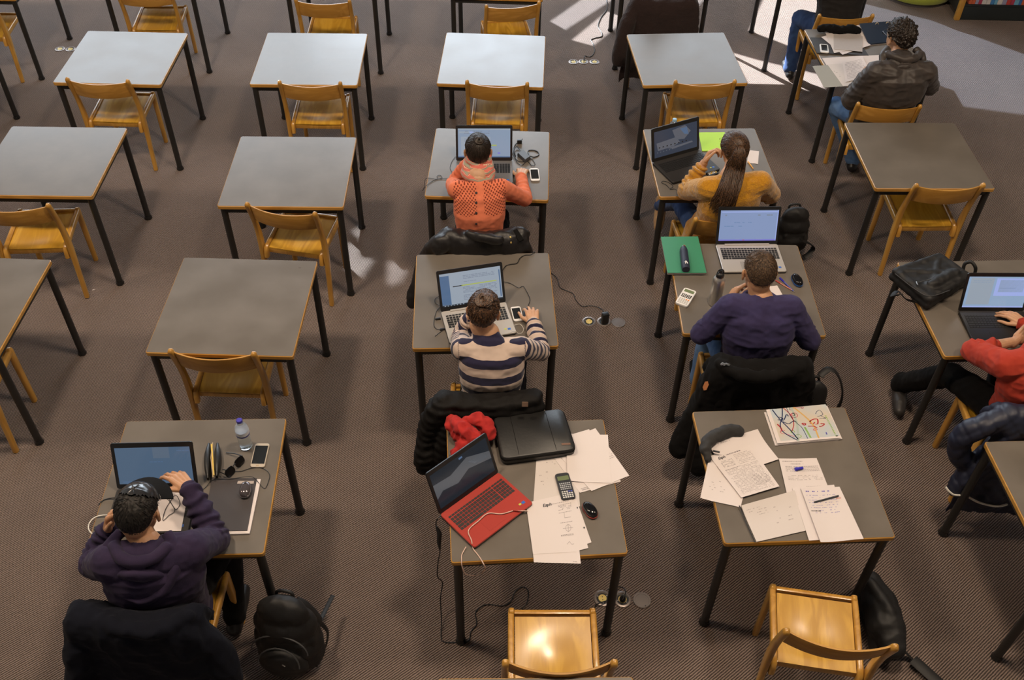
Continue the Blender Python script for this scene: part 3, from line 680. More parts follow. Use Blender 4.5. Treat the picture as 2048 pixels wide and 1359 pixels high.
sheet('black folder under the phone on the hooded-jacket man\'s table', [(1620, 76), (1715, 80), (1737, 112), (1633, 107)], Z+.003, m=M_((0.035, 0.030, 0.028), .5, 'black_board'), cat='folder', name='folder', th=.006)
# mustard student's table
def scr(bm, P, mats, th): strokes(bm, P, mats, inkb, [ring_pts(.80, .38, .07, .06, 8), [(.72, .5), (.85, .46), (.95, .42)], [(.9, .42), (.88, .62), (.9, .9)]], .012, th)
sheet('lime green folder beside the black laptop of the mustard-sweater student', [(1397, 265.7), (1449, 265), (1460, 303), (1404, 302.4)], Z+.001, m=M_((0.42, 0.72, 0.01), .4, 'lime_plastic', coat=.3), cat='folder', name='folder', th=.004, extra=scr)
sheet('small white note by the ponytail of the mustard-sweater student', [(1497, 300), (1518, 302.4), (1516, 328), (1494, 325)], Z+.001)
# capped student's laptop cover sheet, navy man's note
sheet('white sheet lying over the keyboard of the capped student', [(321, 983), (377, 985), (362, 1061), (297, 1062)], Z+.022, curl=.006, curl_edge='T')
sheet('small white notepad by the right cheek of the navy-sweater man', [(1532, 574), (1554, 571.5), (1567, 594), (1532, 600)], Z+.001, [(.25, 0, .3, 1, 1, inkb, 1, 1)], cat='notepad', name='notepad', th=.004)

# ------------------------------------------------------------------ stacks, binders, bags lying on tables
def slab_px(name, label, cat, px, z0, z1, m, r=0.01, side=None, group=None, inset=0.0):
    pts = [at(u, v, z1) for u, v in px]; o = sum(pts, Vector())/4; o.z = z0
    bm = bmesh.new(); P = [Vector((p.x-o.x, p.y-o.y, 0)) for p in pts]
    loc = [p for p in P]
    def rounded(k, zz):
        out = []
        n = 4
        for i in range(4):
            p = loc[i]; a = (loc[i-1]-p); b = (loc[(i+1) % 4]-p); la, lb = a.length, b.length; a.normalize(); b.normalize()
            rr = min(r, la/3, lb/3); c0 = p + a*rr; c1 = p + b*rr
            for j in range(n+1):
                t = j/n; q = c0*(1-t)**2 + p*2*t*(1-t) + c1*t*t
                out.append(Vector((q.x*k, q.y*k, zz)))
        return out
    H = z1-z0; return pts, o, bm, rounded, H
def slab_thing(name, label, cat, px, z0, z1, m, r=0.01, soft=0.0, side=None):
    pts, o, bm, R, H = slab_px(name, label, cat, px, z0, z1, m, r)
    if soft:
        loft(bm, [R(.97, 0.0), R(1.0, H*.2), R(1.0, H*.75), R(.985, H*.93), R(.955, H)])
        ob = obj(name, bm, m, loc=o, smooth=50)
    else:
        loft(bm, [R(1, 0), R(1, H)]); ob = obj(name, bm, m, loc=o)
    tag(ob, label, cat); return ob, R, H
# green folder-book
gm = M_((0.045, 0.235, 0.125), .42, 'green_leatherette', bump=(90, .15, .001))
t = thing('book', 'large green hardcover book with a folded umbrella on it, left of the silver laptop', 'book', at(1367, 510, Z))
t.location.z = 0
def local(px, z, o): return [Vector((at(u, v, z).x-o.x, at(u, v, z).y-o.y, z)) for u, v in px]
def lslab(t, name, px, z0, z1, m, k0=1, lab=None):
    P = local(px, z1, t.location); c = sum(P, Vector())/len(P)
    bm = bmesh.new(); loft(bm, [[Vector((c.x+(p.x-c.x)*k0, c.y+(p.y-c.y)*k0, z0)) for p in P], [Vector((c.x+(p.x-c.x)*k0, c.y+(p.y-c.y)*k0, z1)) for p in P]])
    o = obj(name, bm, m, t)
    if lab: o['label'] = lab
    return o
gpx = [(1321.6, 473), (1396, 472.4), (1413, 545), (1335.3, 545)]
lslab(t, 'cover', gpx, Z+.0005, Z+.003, gm); lslab(t, 'pages', gpx, Z+.003, Z+.021, paper2, .975); lslab(t, 'cover', gpx, Z+.021, Z+.0245, gm)
# folded umbrella pouch
def tubething(name, label, cat, pts, r, m, seg=12, flat=1.0, smooth=60, caps=True, radii=None):
    o = Vector(pts[0]); bm = bmesh.new(); sp = spline([Vector(p)-o for p in pts], 5)
    n = len(sp)
    if radii: rr = [radii[min(int(i/(n-1)*(len(radii)-1)), len(radii)-2)]*(1-((i/(n-1)*(len(radii)-1)) % 1 if i < n-1 else 1)) + radii[min(int(i/(n-1)*(len(radii)-1)), len(radii)-2)+1]*((i/(n-1)*(len(radii)-1)) % 1 if i < n-1 else 1) for i in range(n)]
    else: rr = r
    tube(bm, sp, rr, seg)
    if flat != 1.0:
        zmin = min(p.z for p in sp)
        for v in bm.verts: v.co.z = zmin + (v.co.z-zmin)*flat
    ob = obj(name, bm, m, loc=o, smooth=smooth); return tag(ob, label, cat)
navycl = M_((0.014, 0.018, 0.038), .6, 'navy_cloth', sheen=.0, bump=(40, .3, .004))
a, b = at(1367, 497, Z+.045), at(1372, 539, Z+.045)
u = tubething('umbrella', 'folded navy umbrella lying on the green book', 'umbrella', [a, a+(b-a)*.15, a+(b-a)*.5, a+(b-a)*.85, b], 0, navycl, radii=[.020, .024, .024, .025, .022])
d_ = (b-a).normalized(); bm = bmesh.new()
c = (b-a)*.80 + Vector((0, 0, .0255)); Mx = frame_xy(c, (1, .05, 0))
for q in ([(-.008, -.013), (-.003, -.013), (.002, .012), (-.002, .012)], [(.004, -.013), (.009, -.013), (.004, .010), (.001, .004)], [(-.010, -.002), (-.001, .006), (-.001, .009), (-.010, .001)]):
    prism(bm, q, -.001, .0015, mat=Mx)
lg = obj('emblem', bm, whitep, u)
bm = bmesh.new(); tube(bm, [Vector((0, 0, 0)), -d_*.018], [.013, .011], 12); obj('umbrella_handle', bm, blackp, u, smooth=40)
bm = bmesh.new(); tube(bm, [(-d_*.016)+Vector((-.004, 0, .004)), -d_*.026+Vector((.004, 0, .006)), -d_*.018+Vector((.012, 0, .004))], .0035, 6); obj('wrist_strap', bm, M_((.35, .16, .10), .5, 'tan_strap'), u, smooth=60)
# magazine pile: three issues
mpx = [(1530.8, 822), (1649.7, 811), (1680, 877), (1553, 888.5)]
def shiftpx(px, dx, dy): return [(u+dx, v+dy) for u, v in px]
for i, (dx, dy, lab) in enumerate([(-3, 3, 'bottom magazine of the pile at the back of the strewn table'), (4, 1, 'middle magazine of the pile at the back of the strewn table')]):
    P4 = shiftpx(mpx, dx, dy)
    sheet(lab, P4, Z+.001+.005*i, cat='magazine', name='magazine', th=.0045, m=paper)
mag_ground = M_((0.62, 0.54, 0.44), .35, 'cover_cream', noise_c=((0.50, 0.56, 0.60), 6, 2, .12))
navyink = M_((0.015, 0.03, 0.10), .4, 'navy_ink'); redink = M_((0.42, 0.012, 0.02), .4, 'crimson_ink'); grnink = M_((0.25, 0.50, 0.05), .4, 'green_ink')
pinkink = M_((0.55, 0.16, 0.22), .4, 'pink_ink'); ochink = M_((0.66, 0.40, 0.12), .5, 'ochre_ink'); teal = M_((0.42, 0.50, 0.46), .5, 'sage_ink')
def cover(bm, P, mats, th):
    strokes(bm, P, mats, paper, [[(.03, 0), (.03, 1)], [(0, .985), (1, .985)]], .06, th)
    S = lambda mt, pl, w_: strokes(bm, P, mats, mt, pl, w_, th+.0002)
    S(teal, [[(.42, 0), (.42, .3), (.40, .6), (.33, 1)]], .035); S(ochink, [[(.46, 0), (.60, .35), (.66, .6), (.66, .97)]], .025)
    S(navyink, [[(.10, .02), (.16, .30), (.26, .62), (.34, .95)], [(.27, 0), (.22, .25), (.14, .50), (.16, .72), (.32, .97)], [(.13, .33), (.22, .36), (.30, .20), (.32, .26)], [(.20, .40), (.28, .48), (.36, .42), (.42, .43)], [(.16, .26), (.22, .30), (.18, .38)]], .018)
    S(navyink, [[(.34, 0), (.36, .3), (.42, .5), (.47, .65), (.49, .97)], [(.80, .20), (.86, .16), (.88, .30), (.78, .34)], [(.80, .20), (.77, .26)], [(.84, .34), (.90, .42), (.80, .40)], [(.40, .0), (.38, .06), (.42, .08)]], .009)
    S(redink, [[(.29, 0), (.37, .25), (.36, .5), (.29, .7)]], .014)
    S(redink, [[(.62, .48), (.68, .42), (.76, .42), (.74, .55), (.70, .56)], [(.62, .50), (.66, .55), (.70, .50)], [(.57, .60), (.66, .62), (.70, .68)], [(.78, .56), (.84, .58), (.78, .64), (.74, .64)], [(.50, .50), (.55, .52), (.52, .56), (.49, .50)], [(.05+.05, .46), (.14, .60), (.12, .68)]], .020)
    S(pinkink, [ring_pts(.42, .24, .055, .07, 10), ring_pts(.41, .22, .025, .035, 8), [(.44, .03), (.54, .02), (.60, .06)], ring_pts(.60, .04, .02, .02, 6), [(.20, .78), (.30, .86)], ring_pts(.15, .70, .045, .05, 8, 40, 320), ring_pts(.66, .72, .03, .03, 8, 90, 400)], .014)
    S(grnink, [ring_pts(.36, .86, .045, .05, 10), ring_pts(.30, .72, .03, .04, 8, 90, 400)], .009)
    for i in range(14): S(grnink, [[(.90+.004*math.sin(i)+.002*i, .34+.045*i), (.925+.002*i, .36+.045*i)], [(.905+.002*i, .365+.045*i), (.925+.002*i, .34+.045*i)]], .008)
    for i in range(9): S(grnink, [[(.50+.003*i, .62+.036*i), (.53+.003*i, .63+.036*i)], [(.50+.003*i, .645+.036*i), (.53+.003*i, .645+.036*i)]], .012)
    S(blue_ink, [[(.80, .88), (.81, .82)], [(.80, .88), (.82, .87)]], .012); S(inkb, [[(.93, .955), (.97, .95)]], .025)
sheet('topmost magazine with butterflies and curling coloured strokes on its cover', shiftpx(mpx, 1, -2), Z+.012, cat='magazine', name='magazine', th=.004, m=mag_ground, extra=cover, n=12)
# dark notebook with white pages
t = thing('notebook', 'black-covered notebook with white pages and a silver mouse on it', 'notebook', at(465, 1005, Z)); t.location.z = 0
npx = [(424, 955), (514, 955.5), (494.5, 1060), (405, 1062)]
lslab(t, 'pages', [(426, 957), (521.5, 957.5), (499, 1066), (405, 1069)], Z+.001, Z+.010, paper); lslab(t, 'cover', npx, Z+.010, Z+.013, M_((0.040, 0.032, 0.033), .5, 'soft_black_cover', bump=(200, .2, .001)))
lslab(t, 'name_label', [(476, 961), (508, 961), (507, 966.5), (474, 966.5)], Z+.013, Z+.0136, M_((.42, .36, .33), .5, 'pale_label'))
# blue ring binder
t = thing('ring_binder', 'dark blue ring binder standing half open behind the hooded-jacket man\'s papers', 'binder', at(1750, 80, Z)); t.location.z = 0
bm = bmesh.new(); o = t.location; A = [at(1719, 47, Z+.05), at(1795, 41, Z+.05), at(1812, 80, Z+.012), at(1737.7, 88, Z+.012)]
P4 = [Vector((p.x-o.x, p.y-o.y, p.z)) for p in A]; loft(bm, [[p-Vector((0, 0, .008)) for p in P4], P4]); obj('cover', bm, M_((0.012, 0.022, 0.045), .35, 'navy_binder', coat=.3), t)
bm = bmesh.new(); P5 = [p+Vector((-.02, -.005, -.012)) for p in P4]; loft(bm, [[p-Vector((0, 0, .010)) for p in P5], P5]); obj('pages', bm, paper, t)
for q in (.42, .70):
    bm = bmesh.new(); c = P4[0].lerp(P4[1], q)+(P4[3]-P4[0])*.12; tube(bm, [c+Vector((math.cos(a)*.012, -.004, .004+math.sin(a)*.014)) for a in [i*PI/6 for i in range(7)]], .0025, 6); obj('binder_ring', bm, gold, t, smooth=60)

# ------------------------------------------------------------------ phones, calculators, mice
def device(name, label, cat, px, z, h, body, glass, gl=(.10, .12, .90, .86), r=.012, group=None):
    TL, TR, BR, BL = [at(u, v, z+h) for u, v in px]; c = (TL+TR+BR+BL)/4
    ax = ((TR-TL)+(BR-BL)).normalized(); w_ = ((TR-TL).length+(BR-BL).length)/2; d_ = ((BL-TL).length+(BR-TR).length)/2
    t = thing(name, label, cat, (c.x, c.y, z), math.atan2(ax.y, ax.x), group)
    bm = bmesh.new(); o1 = rrect(w_, d_, min(r, w_/3), 3); o0 = rrect(w_-.003, d_-.003, min(r, w_/3), 3)
    loft(bm, [[Vector((x, y, 0)) for x, y in o0], [Vector((x, y, h*.3)) for x, y in o1], [Vector((x, y, h*.8)) for x, y in o1], [Vector((x, y, h)) for x, y in o0]])
    obj('casing', bm, body, t, smooth=40)
    bm = bmesh.new(); box(bm, (w_*((gl[0]+gl[2])/2-.5), d_*(.5-(gl[1]+gl[3])/2), h+.0003), (w_*(gl[2]-gl[0]), d_*(gl[3]-gl[1]), .001)); obj('screen', bm, glass, t)
    return t, w_, d_
t, w_, d_ = device('phone', 'white phone lying right of the hand of the person in the coral cardigan', 'phone', [(1059.3, 336), (1077.3, 335.7), (1080, 360.5), (1060.7, 361)], Z, .009, whitep, scr_off)
bm = bmesh.new(); lathe(bm, [(.0045, .009), (.0045, .0099)], 12, (0, -d_*.43, 0)); obj('home_button', bm, whitep, t)
t, w_, d_ = device('phone', 'white phone between the silver laptop and the mouse hand of the striped-sweater person', 'phone', [(1021.4, 613), (1041.3, 611.4), (1047.2, 639.5), (1026.5, 642.5)], Z, .009, whitep, scr_off)
bm = bmesh.new(); lathe(bm, [(.0045, .009), (.0045, .0099)], 12, (0, -d_*.43, 0)); obj('home_button', bm, whitep, t)
t, w_, d_ = device('phone', 'gold-rimmed phone beside the plastic water bottle', 'phone', [(508.6, 885.5), (536.8, 886), (532, 933), (501.5, 933)], Z, .009, M_((.72, .62, .5), .3, 'pale_gold', metal=.4), scr_off, gl=(.07, .11, .93, .87))
bm = bmesh.new(); box(bm, (0, -d_*.44, .0095), (.014, .005, .001)); obj('home_button', bm, gold, t)
device('phone', 'small white-framed phone on the black folder of the hooded-jacket man', 'phone', [(1641.8, 87.7), (1658.3, 88.9), (1656, 105), (1638.3, 103)], Z+.009, .009, whitep, scr_off, gl=(.16, .10, .86, .80))
def keysgrid(t, w_, d_, h, rows, cols, v0, v1, mats, pick):
    bm = bmesh.new()
    for r in range(rows):
        for c in range(cols):
            x = w_*(-.40+.80*(c+.5)/cols); y = d_*(.5-(v0+(v1-v0)*(r+.5)/rows))
            box(bm, (x, y, h+.001), (w_*.8/cols*.68, d_*(v1-v0)/rows*.58, .002), mi=pick(r, c))
    return obj('keypad', bm, mats, t)
t, w_, d_ = device('calculator', 'white scientific calculator at the left edge of the navy-sweater man\'s table', 'calculator', [(1368.4, 573.3), (1393.8, 582), (1375, 613), (1351, 604)], Z, .016, whitep, lcd, gl=(.12, .08, .88, .24))
keysgrid(t, w_, d_, .016, 3, 6, .36, .58, [keyblk, darkgrey], lambda r, c: 0); keysgrid(t, w_, d_, .016, 4, 5, .62, .94, [M_((.5, .49, .47), .5, 'grey_key'), M_((.8, .25, .04), .4, 'orange_key')], lambda r, c: 1 if r == 0 and c > 2 else 0)
t, w_, d_ = device('calculator', 'black scientific calculator half under the blank page', 'calculator', [(1111, 946), (1138, 943.5), (1151, 994), (1122, 1000)], Z+.0018, .014, M_((.035, .037, .042), .35, 'slate_plastic'), lcd, gl=(.10, .13, .90, .29))
keysgrid(t, w_, d_, .014, 4, 6, .38, .66, [M_((.45, .46, .48), .4, 'pale_key')], lambda r, c: 0); keysgrid(t, w_, d_, .014, 4, 5, .69, .97, [whitep, M_((.08, .10, .45), .4, 'blue_key')], lambda r, c: 1 if r == 0 and c > 2 else 0)
t, w_, d_ = device('calculator', 'small black calculator with white keys under the raised forearm of the mustard-sweater student', 'calculator', [(1409, 337), (1428, 331), (1433, 346), (1412, 353)], Z, .012, blackp, lcd, gl=(.1, .1, .9, .3))
keysgrid(t, w_, d_, .012, 3, 5, .4, .9, [whitep, M_((.8, .5, .05), .4, 'amber_key')], lambda r, c: 1 if (r+c) % 3 == 0 else 0)
def mouse(label, u0, u1, side, z=Z, top=blackg, k=1.0):
    """u0 front (buttons) pixel, u1 back pixel"""
    A, B = at(*u0, z+.02), at(*u1, z+.02); ax = (A-B); L_ = ax.length*k; c = (A+B)/2
    t = thing('computer_mouse', label, 'mouse', (c.x, c.y, z+.0005), math.atan2(ax.y, ax.x)-PI/2)
    def ring(s, zz, n=20):
        out = []
        for i in range(n):
            a = 2*PI*i/n; y = math.sin(a); x = math.cos(a)
            wd = .031*(1-.10*math.cos(2*a)) * (.92 if y > 0 else 1.0)
            out.append(Vector((x*wd*s, y*L_/2*s, zz)))
        return out
    bm = bmesh.new(); loft(bm, [ring(.90, 0), ring(1.0, .006), ring(1.0, .014)]); obj('side_grip', bm, side, t, smooth=50)
    bm = bmesh.new(); loft(bm, [ring(.97, .014), ring(.93, .024), ring(.80, .031), ring(.55, .035), ring(.2, .0365)]); obj('casing', bm, top, t, smooth=60)
    bm = bmesh.new(); tube(bm, [(-.003, L_*.26, .034), (.003, L_*.26, .034)], .006, 12); obj('scroll_wheel', bm, darkgrey, t, smooth=40)
    return t
mouse('black and blue computer mouse right of the navy-sweater man', (1587, 547), (1602, 570), M_((.02, .12, .42), .35, 'blue_grip'))
mouse('black and red computer mouse right of the printed handout', (1168, 1003), (1192, 1033), redp)
mouse('silver computer mouse lying on the black notebook', (493, 962), (487, 993), M_((.35, .34, .36), .25, 'silver_grip', metal=.8), z=Z+.0135, top=M_((.16, .14, .15), .12, 'smoky_gloss', metal=.6))
mouse('dark blue-grey mouse under the right hand of the striped-sweater person', (1052, 615), (1060, 641), M_((.05, .07, .10), .4, 'slate_grip'), top=M_((.04, .055, .08), .3, 'slate_gloss'))
# pens
def pen(label, a, b, z, m, capm=None, r=.004, tip=True):
    A, B = at(*a, z+r), at(*b, z+r); t = thing('pen', label, 'pen', (A.x, A.y, z))
    D = B-A; D.z = 0; up = Vector((0, 0, r+.0003))
    bm = bmesh.new(); tube(bm, [up, up+D*.96], r, 10); obj('barrel', bm, m, t, smooth=40)
    if tip: bm = bmesh.new(); tube(bm, [up+D*.95, up+D*1.04], [r*.8, r*.2], 8); obj('tip', bm, steel, t, smooth=40)
    if capm: bm = bmesh.new(); tube(bm, [up-D.normalized()*.002, up+D*.28], r*1.25, 10); obj('cap', bm, capm, t, smooth=40)
    return t
pen('blue pen crossing the red one by the blue mouse', (1560, 556), (1588, 583), Z, M_((.10, .12, .45), .3, 'blue_clear'), blue_ink)
pen('red-and-clear pen beside the blue one by the blue mouse', (1552, 561), (1584, 580), Z, M_((.50, .20, .14), .3, 'red_clear'), redp)
pen('black-barrelled pen on the blue handwritten notes', (1676.8, 990.8), (1626, 1004.5), Z+.0118, M_((.02, .022, .03), .3, 'dark_barrel'), None, tip=False)
bm = bmesh.new(); A = at(1626, 1004.5, Z+.018); tube(bm, [(0, 0, 0), (-.008, -.003, -.001)], .006, 10)
pen('short blue pen cap on the printed page, centre of the strewn table', (1591, 938), (1606, 935), Z+.0018, blue_ink, blue_ink, r=.007, tip=False)
pen('short black pen at the top of the printed exercise page', (1426, 901), (1440, 904), Z+.031, blackp, None, r=.0045, tip=False)
pen('orange pencil by the white note of the mustard-sweater student', (1496, 323), (1507, 338), Z, M_((.8, .38, .06), .4, 'pencil_orange'), None)
# bottles
t = thing('water_bottle', 'brushed steel drinking bottle with black cap, left arm of the navy-sweater man beside it', 'bottle', at(1428, 606, Z))
bm = bmesh.new(); lathe(bm, [(.030, 0), (.035, .004), (.035, .165), (.033, .180), (.026, .192), (.019, .198), (.019, .205)], 28); obj('bottle_body', bm, M_((.55, .53, .50), .3, 'bottle_steel', metal=.85), t, smooth=50)
bm = bmesh.new(); lathe(bm, [(.022, .200), (.022, .214), (.019, .220), (.010, .226), (.009, .240), (.006, .244)], 20); cp = obj('cap', bm, blackp, t, smooth=50)
bm = bmesh.new(); tube(bm, spline([(-.016, 0, .222), (-.014, 0, .240), (0, 0, .250), (.014, 0, .240), (.016, 0, .222)], 4), .0035, 8); obj('carry_loop', bm, blackp, cp, smooth=60)
pet = M_((.80, .86, .90), .06, 'clear_plastic', trans=.92, spec=.5)
pet.node_tree.nodes['Principled BSDF'].inputs['IOR'].default_value = 1.25
t = thing('water_bottle', 'clear plastic water bottle with blue screw cap beside the gold-rimmed phone', 'bottle', at(493, 893, Z))
prof = [(.024, .002), (.030, .008)] + [(.031-(.0016 if i % 2 else 0), .014+.0075*i) for i in range(12)] + [(.032, .108), (.032, .135), (.029, .150), (.020, .168), (.0125, .178), (.0125, .186)]
bm = bmesh.new(); lathe(bm, prof, 28); obj('bottle_body', bm, pet, t, smooth=60)
bm = bmesh.new(); lathe(bm, [(.0135, .184), (.0145, .186), (.0145, .198), (.013, .200)], 20); obj('cap', bm, M_((.06, .05, .38), .35, 'blue_cap'), t, smooth=40)
bm = bmesh.new(); lathe(bm, [(.0325, .100), (.0325, .104)], 28); obj('label_band', bm, M_((.05, .05, .25), .4, 'navy_label'), t, smooth=60)
bm = bmesh.new(); lathe(bm, [(.0323, .108), (.0323, .130)], 28); obj('label_band', bm, M_((.68, .70, .76), .4, 'white_label'), t, smooth=60)
t = thing('water_bottle', 'small bottle with light blue cap hidden behind the black laptop of the mustard-sweater student', 'bottle', at(1346, 262, Z))
bm = bmesh.new(); lathe(bm, [(.026, 0), (.030, .005), (.030, .06), (.018, .075), (.012, .08)], 20); obj('bottle_body', bm, pet, t, smooth=60)
bm = bmesh.new(); lathe(bm, [(.0145, .08), (.0145, .096), (.012, .098)], 16); obj('cap', bm, M_((.35, .60, .85), .4, 'sky_cap'), t, smooth=40)
# charger brick of the coral person
A = [at(1035, 305, Z+.028), at(1046.6, 298.6, Z+.028), at(1061, 312, Z+.028), at(1050.5, 319, Z+.028)]
o = sum(A, Vector())/4; o.z = Z
t = thing('laptop_charger', 'grey-black charger brick with tangled cable right of the coral person\'s laptop', 'charger', o)
bm = bmesh.new(); P4 = [Vector((p.x-o.x, p.y-o.y, 0)) for p in A]; loft(bm, [[p+Vector((0, 0, .001)) for p in P4], [p*1.02+Vector((0, 0, .014)) for p in P4], [p*.94+Vector((0, 0, .028)) for p in P4]]); obj('brick', bm, M_((.06, .06, .065), .35, 'brick_grey'), t)
def W(px, z, o): p = at(px[0], px[1], z); return Vector((p.x-o.x, p.y-o.y, z-o.z))
def cable(name, label, cat, pts, r, m, parent=None, o=None):
    """pts (u, v, z)"""
    P = [at(*p) for p in pts]; base = o if o is not None else P[0]
    bm = bmesh.new(); tube(bm, spline([p-base for p in P], 6), r, 6)
    if parent: return obj(name, bm, m, parent, smooth=80)
    ob = obj(name, bm, m, loc=base, smooth=80); return tag(ob, label, cat)
zc = Z+.004
cable('cord', '', '', [(1038, 283, zc+.01), (1030, 290, zc), (1027, 300, zc), (1031, 312, zc), (1028, 300, zc+.008), (1034, 293, zc+.008), (1040, 300, zc+.006), (1044, 305, zc+.02)], .0035, blackp, t, o)
cable('cord', '', '', [(1060, 312, zc+.008), (1056, 302, zc), (1066, 300, zc), (1076, 304, zc), (1077, 310, zc), (1068, 314, zc), (1060, 312, zc+.008)], .0035, blackp, t, o)
cable('cord', '', '', [(1025, 305, zc), (1032, 318, zc), (1040, 323, zc), (1052, 322, zc), (1062, 317, zc), (1070, 327, zc), (1064, 331, zc), (1054, 322, zc), (1044, 330, zc), (1034, 325, zc), (1030, 315, zc+.006), (1024, 311, zc)], .0022, blackp, t, o)
bm = bmesh.new(); p = W((1039, 283), Z+.014, o); box(bm, p, (.034, .022, .026), bev=.006); tube(bm, [p+Vector((.01, .01, 0)), p+Vector((.02, .028, .003))], .003, 6); obj('mains_plug', bm, blackp, t, smooth=40)
# loose cables
cable('earphone_cable', 'thin dark earphone cable with a small ring, hanging off the coral person\'s table edge', 'cable', [(845, 381, Z-.03), (849, 375, zc), (860, 365, zc), (875, 358, zc), (892, 357, zc), (905, 354, zc)], .0018, darkgrey)
cable('earphone_cable', 'thin cable hooked over the left table edge, left of the coral cardigan', 'cable', [(848, 378, Z-.10), (849, 365, Z-.02), (852, 357, zc+.004), (860, 356, zc), (872, 358, zc), (884, 355, zc), (880, 350, zc), (874, 352, zc), (876, 358, zc)], .0018, darkgrey)
cable('cable', 'thin cable arcing from the left side of the coral person\'s laptop', 'cable', [(911, 313, zc), (904, 322, zc), (900, 335, zc), (905, 345, zc), (908, 352, zc)], .0016, blackp)
cable('cable', 'black cable running from the silver laptop over the table\'s back edge, right part', 'cable', [(1004, 543, zc+.01), (1011, 532, zc), (1022, 528, zc), (1034, 526, zc), (1040, 516, zc), (1050, 510, zc), (1062, 509, zc), (1068, 504.5, zc), (1069, 508, Z-.05), (1066, 560, .30), (1073, 560, .05), (1087, 538, .004), (1101, 545, .004), (1114, 556, .004), (1120, 574, .004), (1133, 581, .004), (1146, 587, .004), (1152, 600, .004), (1164, 612, .004), (1180, 611, .004), (1196, 614, .004), (1206, 620, .02), (1208, 626, .04)], .0026, blackp)
cable('mouse_cable', 'black mouse cable bending from laptop to mouse on the striped person\'s table', 'cable', [(1006, 563, zc+.01), (1020, 566, zc), (1037, 575, zc), (1046, 572, zc), (1053, 582, zc), (1060, 598, zc), (1057, 609, zc), (1055, 614, zc+.004)], .0018, blackp)
cable('cable', 'cable loops with dongles at the left side of the silver laptop of the striped person', 'cable', [(878, 592, zc+.01), (870, 598, zc), (871, 606, zc), (880, 612, zc), (873, 622, zc), (869, 635, zc), (868, 650, zc), (874, 658, zc), (886, 659, zc), (880, 664, zc), (870, 672, zc)], .0018, blackp)
cable('earphones', 'white earphone cable looping off the silver laptop corner', 'cable', [(1028, 650, zc+.018), (1040, 648, zc), (1047, 657, zc), (1044, 665, zc), (1036, 666, zc), (1030, 661, zc+.018), (1020, 664, zc+.018)], .0016, cream_w)
for p, l in (((876, 637), 'upper black plug in the left side of the silver laptop'), ((885, 658), 'lower black plug in the left side of the silver laptop')):
    A = at(p[0], p[1], Z+.006); bm = bmesh.new(); box(bm, (0, 0, 0), (.030, .012, .010), bev=.003); tag(obj('plug', bm, blackp, loc=A, rz=.25, smooth=30), l, 'plug')
cable('earphones', 'black earphones coiled on the table edge before the mustard-sweater student', 'cable', [(1339, 377, zc), (1333, 370, zc), (1323, 365, zc), (1326, 362, zc), (1336, 364, zc), (1346, 372, zc), (1340, 378, zc), (1350, 378, zc), (1360, 385, zc)], .0016, blackp)
cable('charging_cable', 'white charging cable looping off the left edge of the capped student\'s table', 'cable', [(231, 1034, Z+.03), (222, 1030, Z+.02), (208, 1029.5, Z+.012), (190, 1034, Z+.006), (179, 1045, Z+.004), (177, 1057, Z+.004), (185, 1067, Z+.004), (198, 1070, Z+.004), (212, 1069, Z+.004)], .0028, cream_w)
cable('cable', 'black cable with plug left of the capped student\'s laptop', 'cable', [(229, 995, Z+.012), (219, 996, Z+.006), (208, 999, Z+.004), (200, 1005, Z+.004), (197, 1010, Z+.004)], .0028, blackp)
bm = bmesh.new(); A = at(199, 1056, Z+.007); box(bm, (0, 0, 0), (.048, .018, .012), bev=.004); tag(obj('usb_stick', bm, blackp, loc=A, rz=.05, smooth=30), 'black memory stick inside the white cable loop', 'usb stick')
cable('earphones', 'black earphone cable winding between phone, sunglasses and black notebook', 'cable', [(400, 983, zc), (412, 973, zc), (424, 960, zc+.012), (440, 957, zc+.014), (460, 957, zc+.014), (490, 953, zc+.014), (507, 954, zc+.016), (520, 968, zc+.004), (530, 976, zc), (537, 962, zc), (539, 948, zc), (530, 938, zc), (517, 934, zc), (500, 936, zc), (480, 942, zc), (460, 940, zc), (445, 938, zc)], .0016, blackp)
zk = Z+.026
cable('earphones', 'tangled thin cable lying on the white sheet over the capped student\'s laptop', 'cable', [(322, 992, zk), (335, 998, zk), (345, 1010, zk), (349, 1022, zk), (338, 1030, zk), (326, 1040, zk), (330, 1020, zk), (342, 1000, zk), (352, 990, zk), (360, 1006, zk), (352, 1018, zk), (344, 1008, zk), (334, 990, zk)], .0014, blackp)
# cream cable across the red laptop
zl = Z+.024
cable('charging_cable', 'cream and red cable lying across the red laptop and looping off the table', 'cable', [(1055, 1021, Z+.012), (1042, 1021, zl), (1029, 1020, zl), (1003, 1027, zl), (976, 1026, zl), (957, 1041, zl), (937, 1060, zl), (943, 1080, zl), (946, 1096, Z+.006), (955, 1108, Z+.004), (962, 1118, Z+.003), (968, 1129, Z+.002), (970, 1136, Z-.05), (962, 1146, Z-.09), (945, 1150, Z-.10), (930, 1146, Z-.08), (924, 1132, Z-.02), (923, 1121, Z+.003), (924, 1108, Z+.004), (932, 1093, Z+.010)], .0026, M_((.70, .50, .42), .5, 'cream_red_braid'))
bm = bmesh.new(); A = at(1033, 1020, Z+.026); box(bm, (0, 0, 0), (.034, .009, .008), bev=.002); tag(obj('cable_plug', bm, redp, loc=A, rz=-.1, smooth=30), 'red plug sleeve of the cream cable on the red laptop', 'plug')
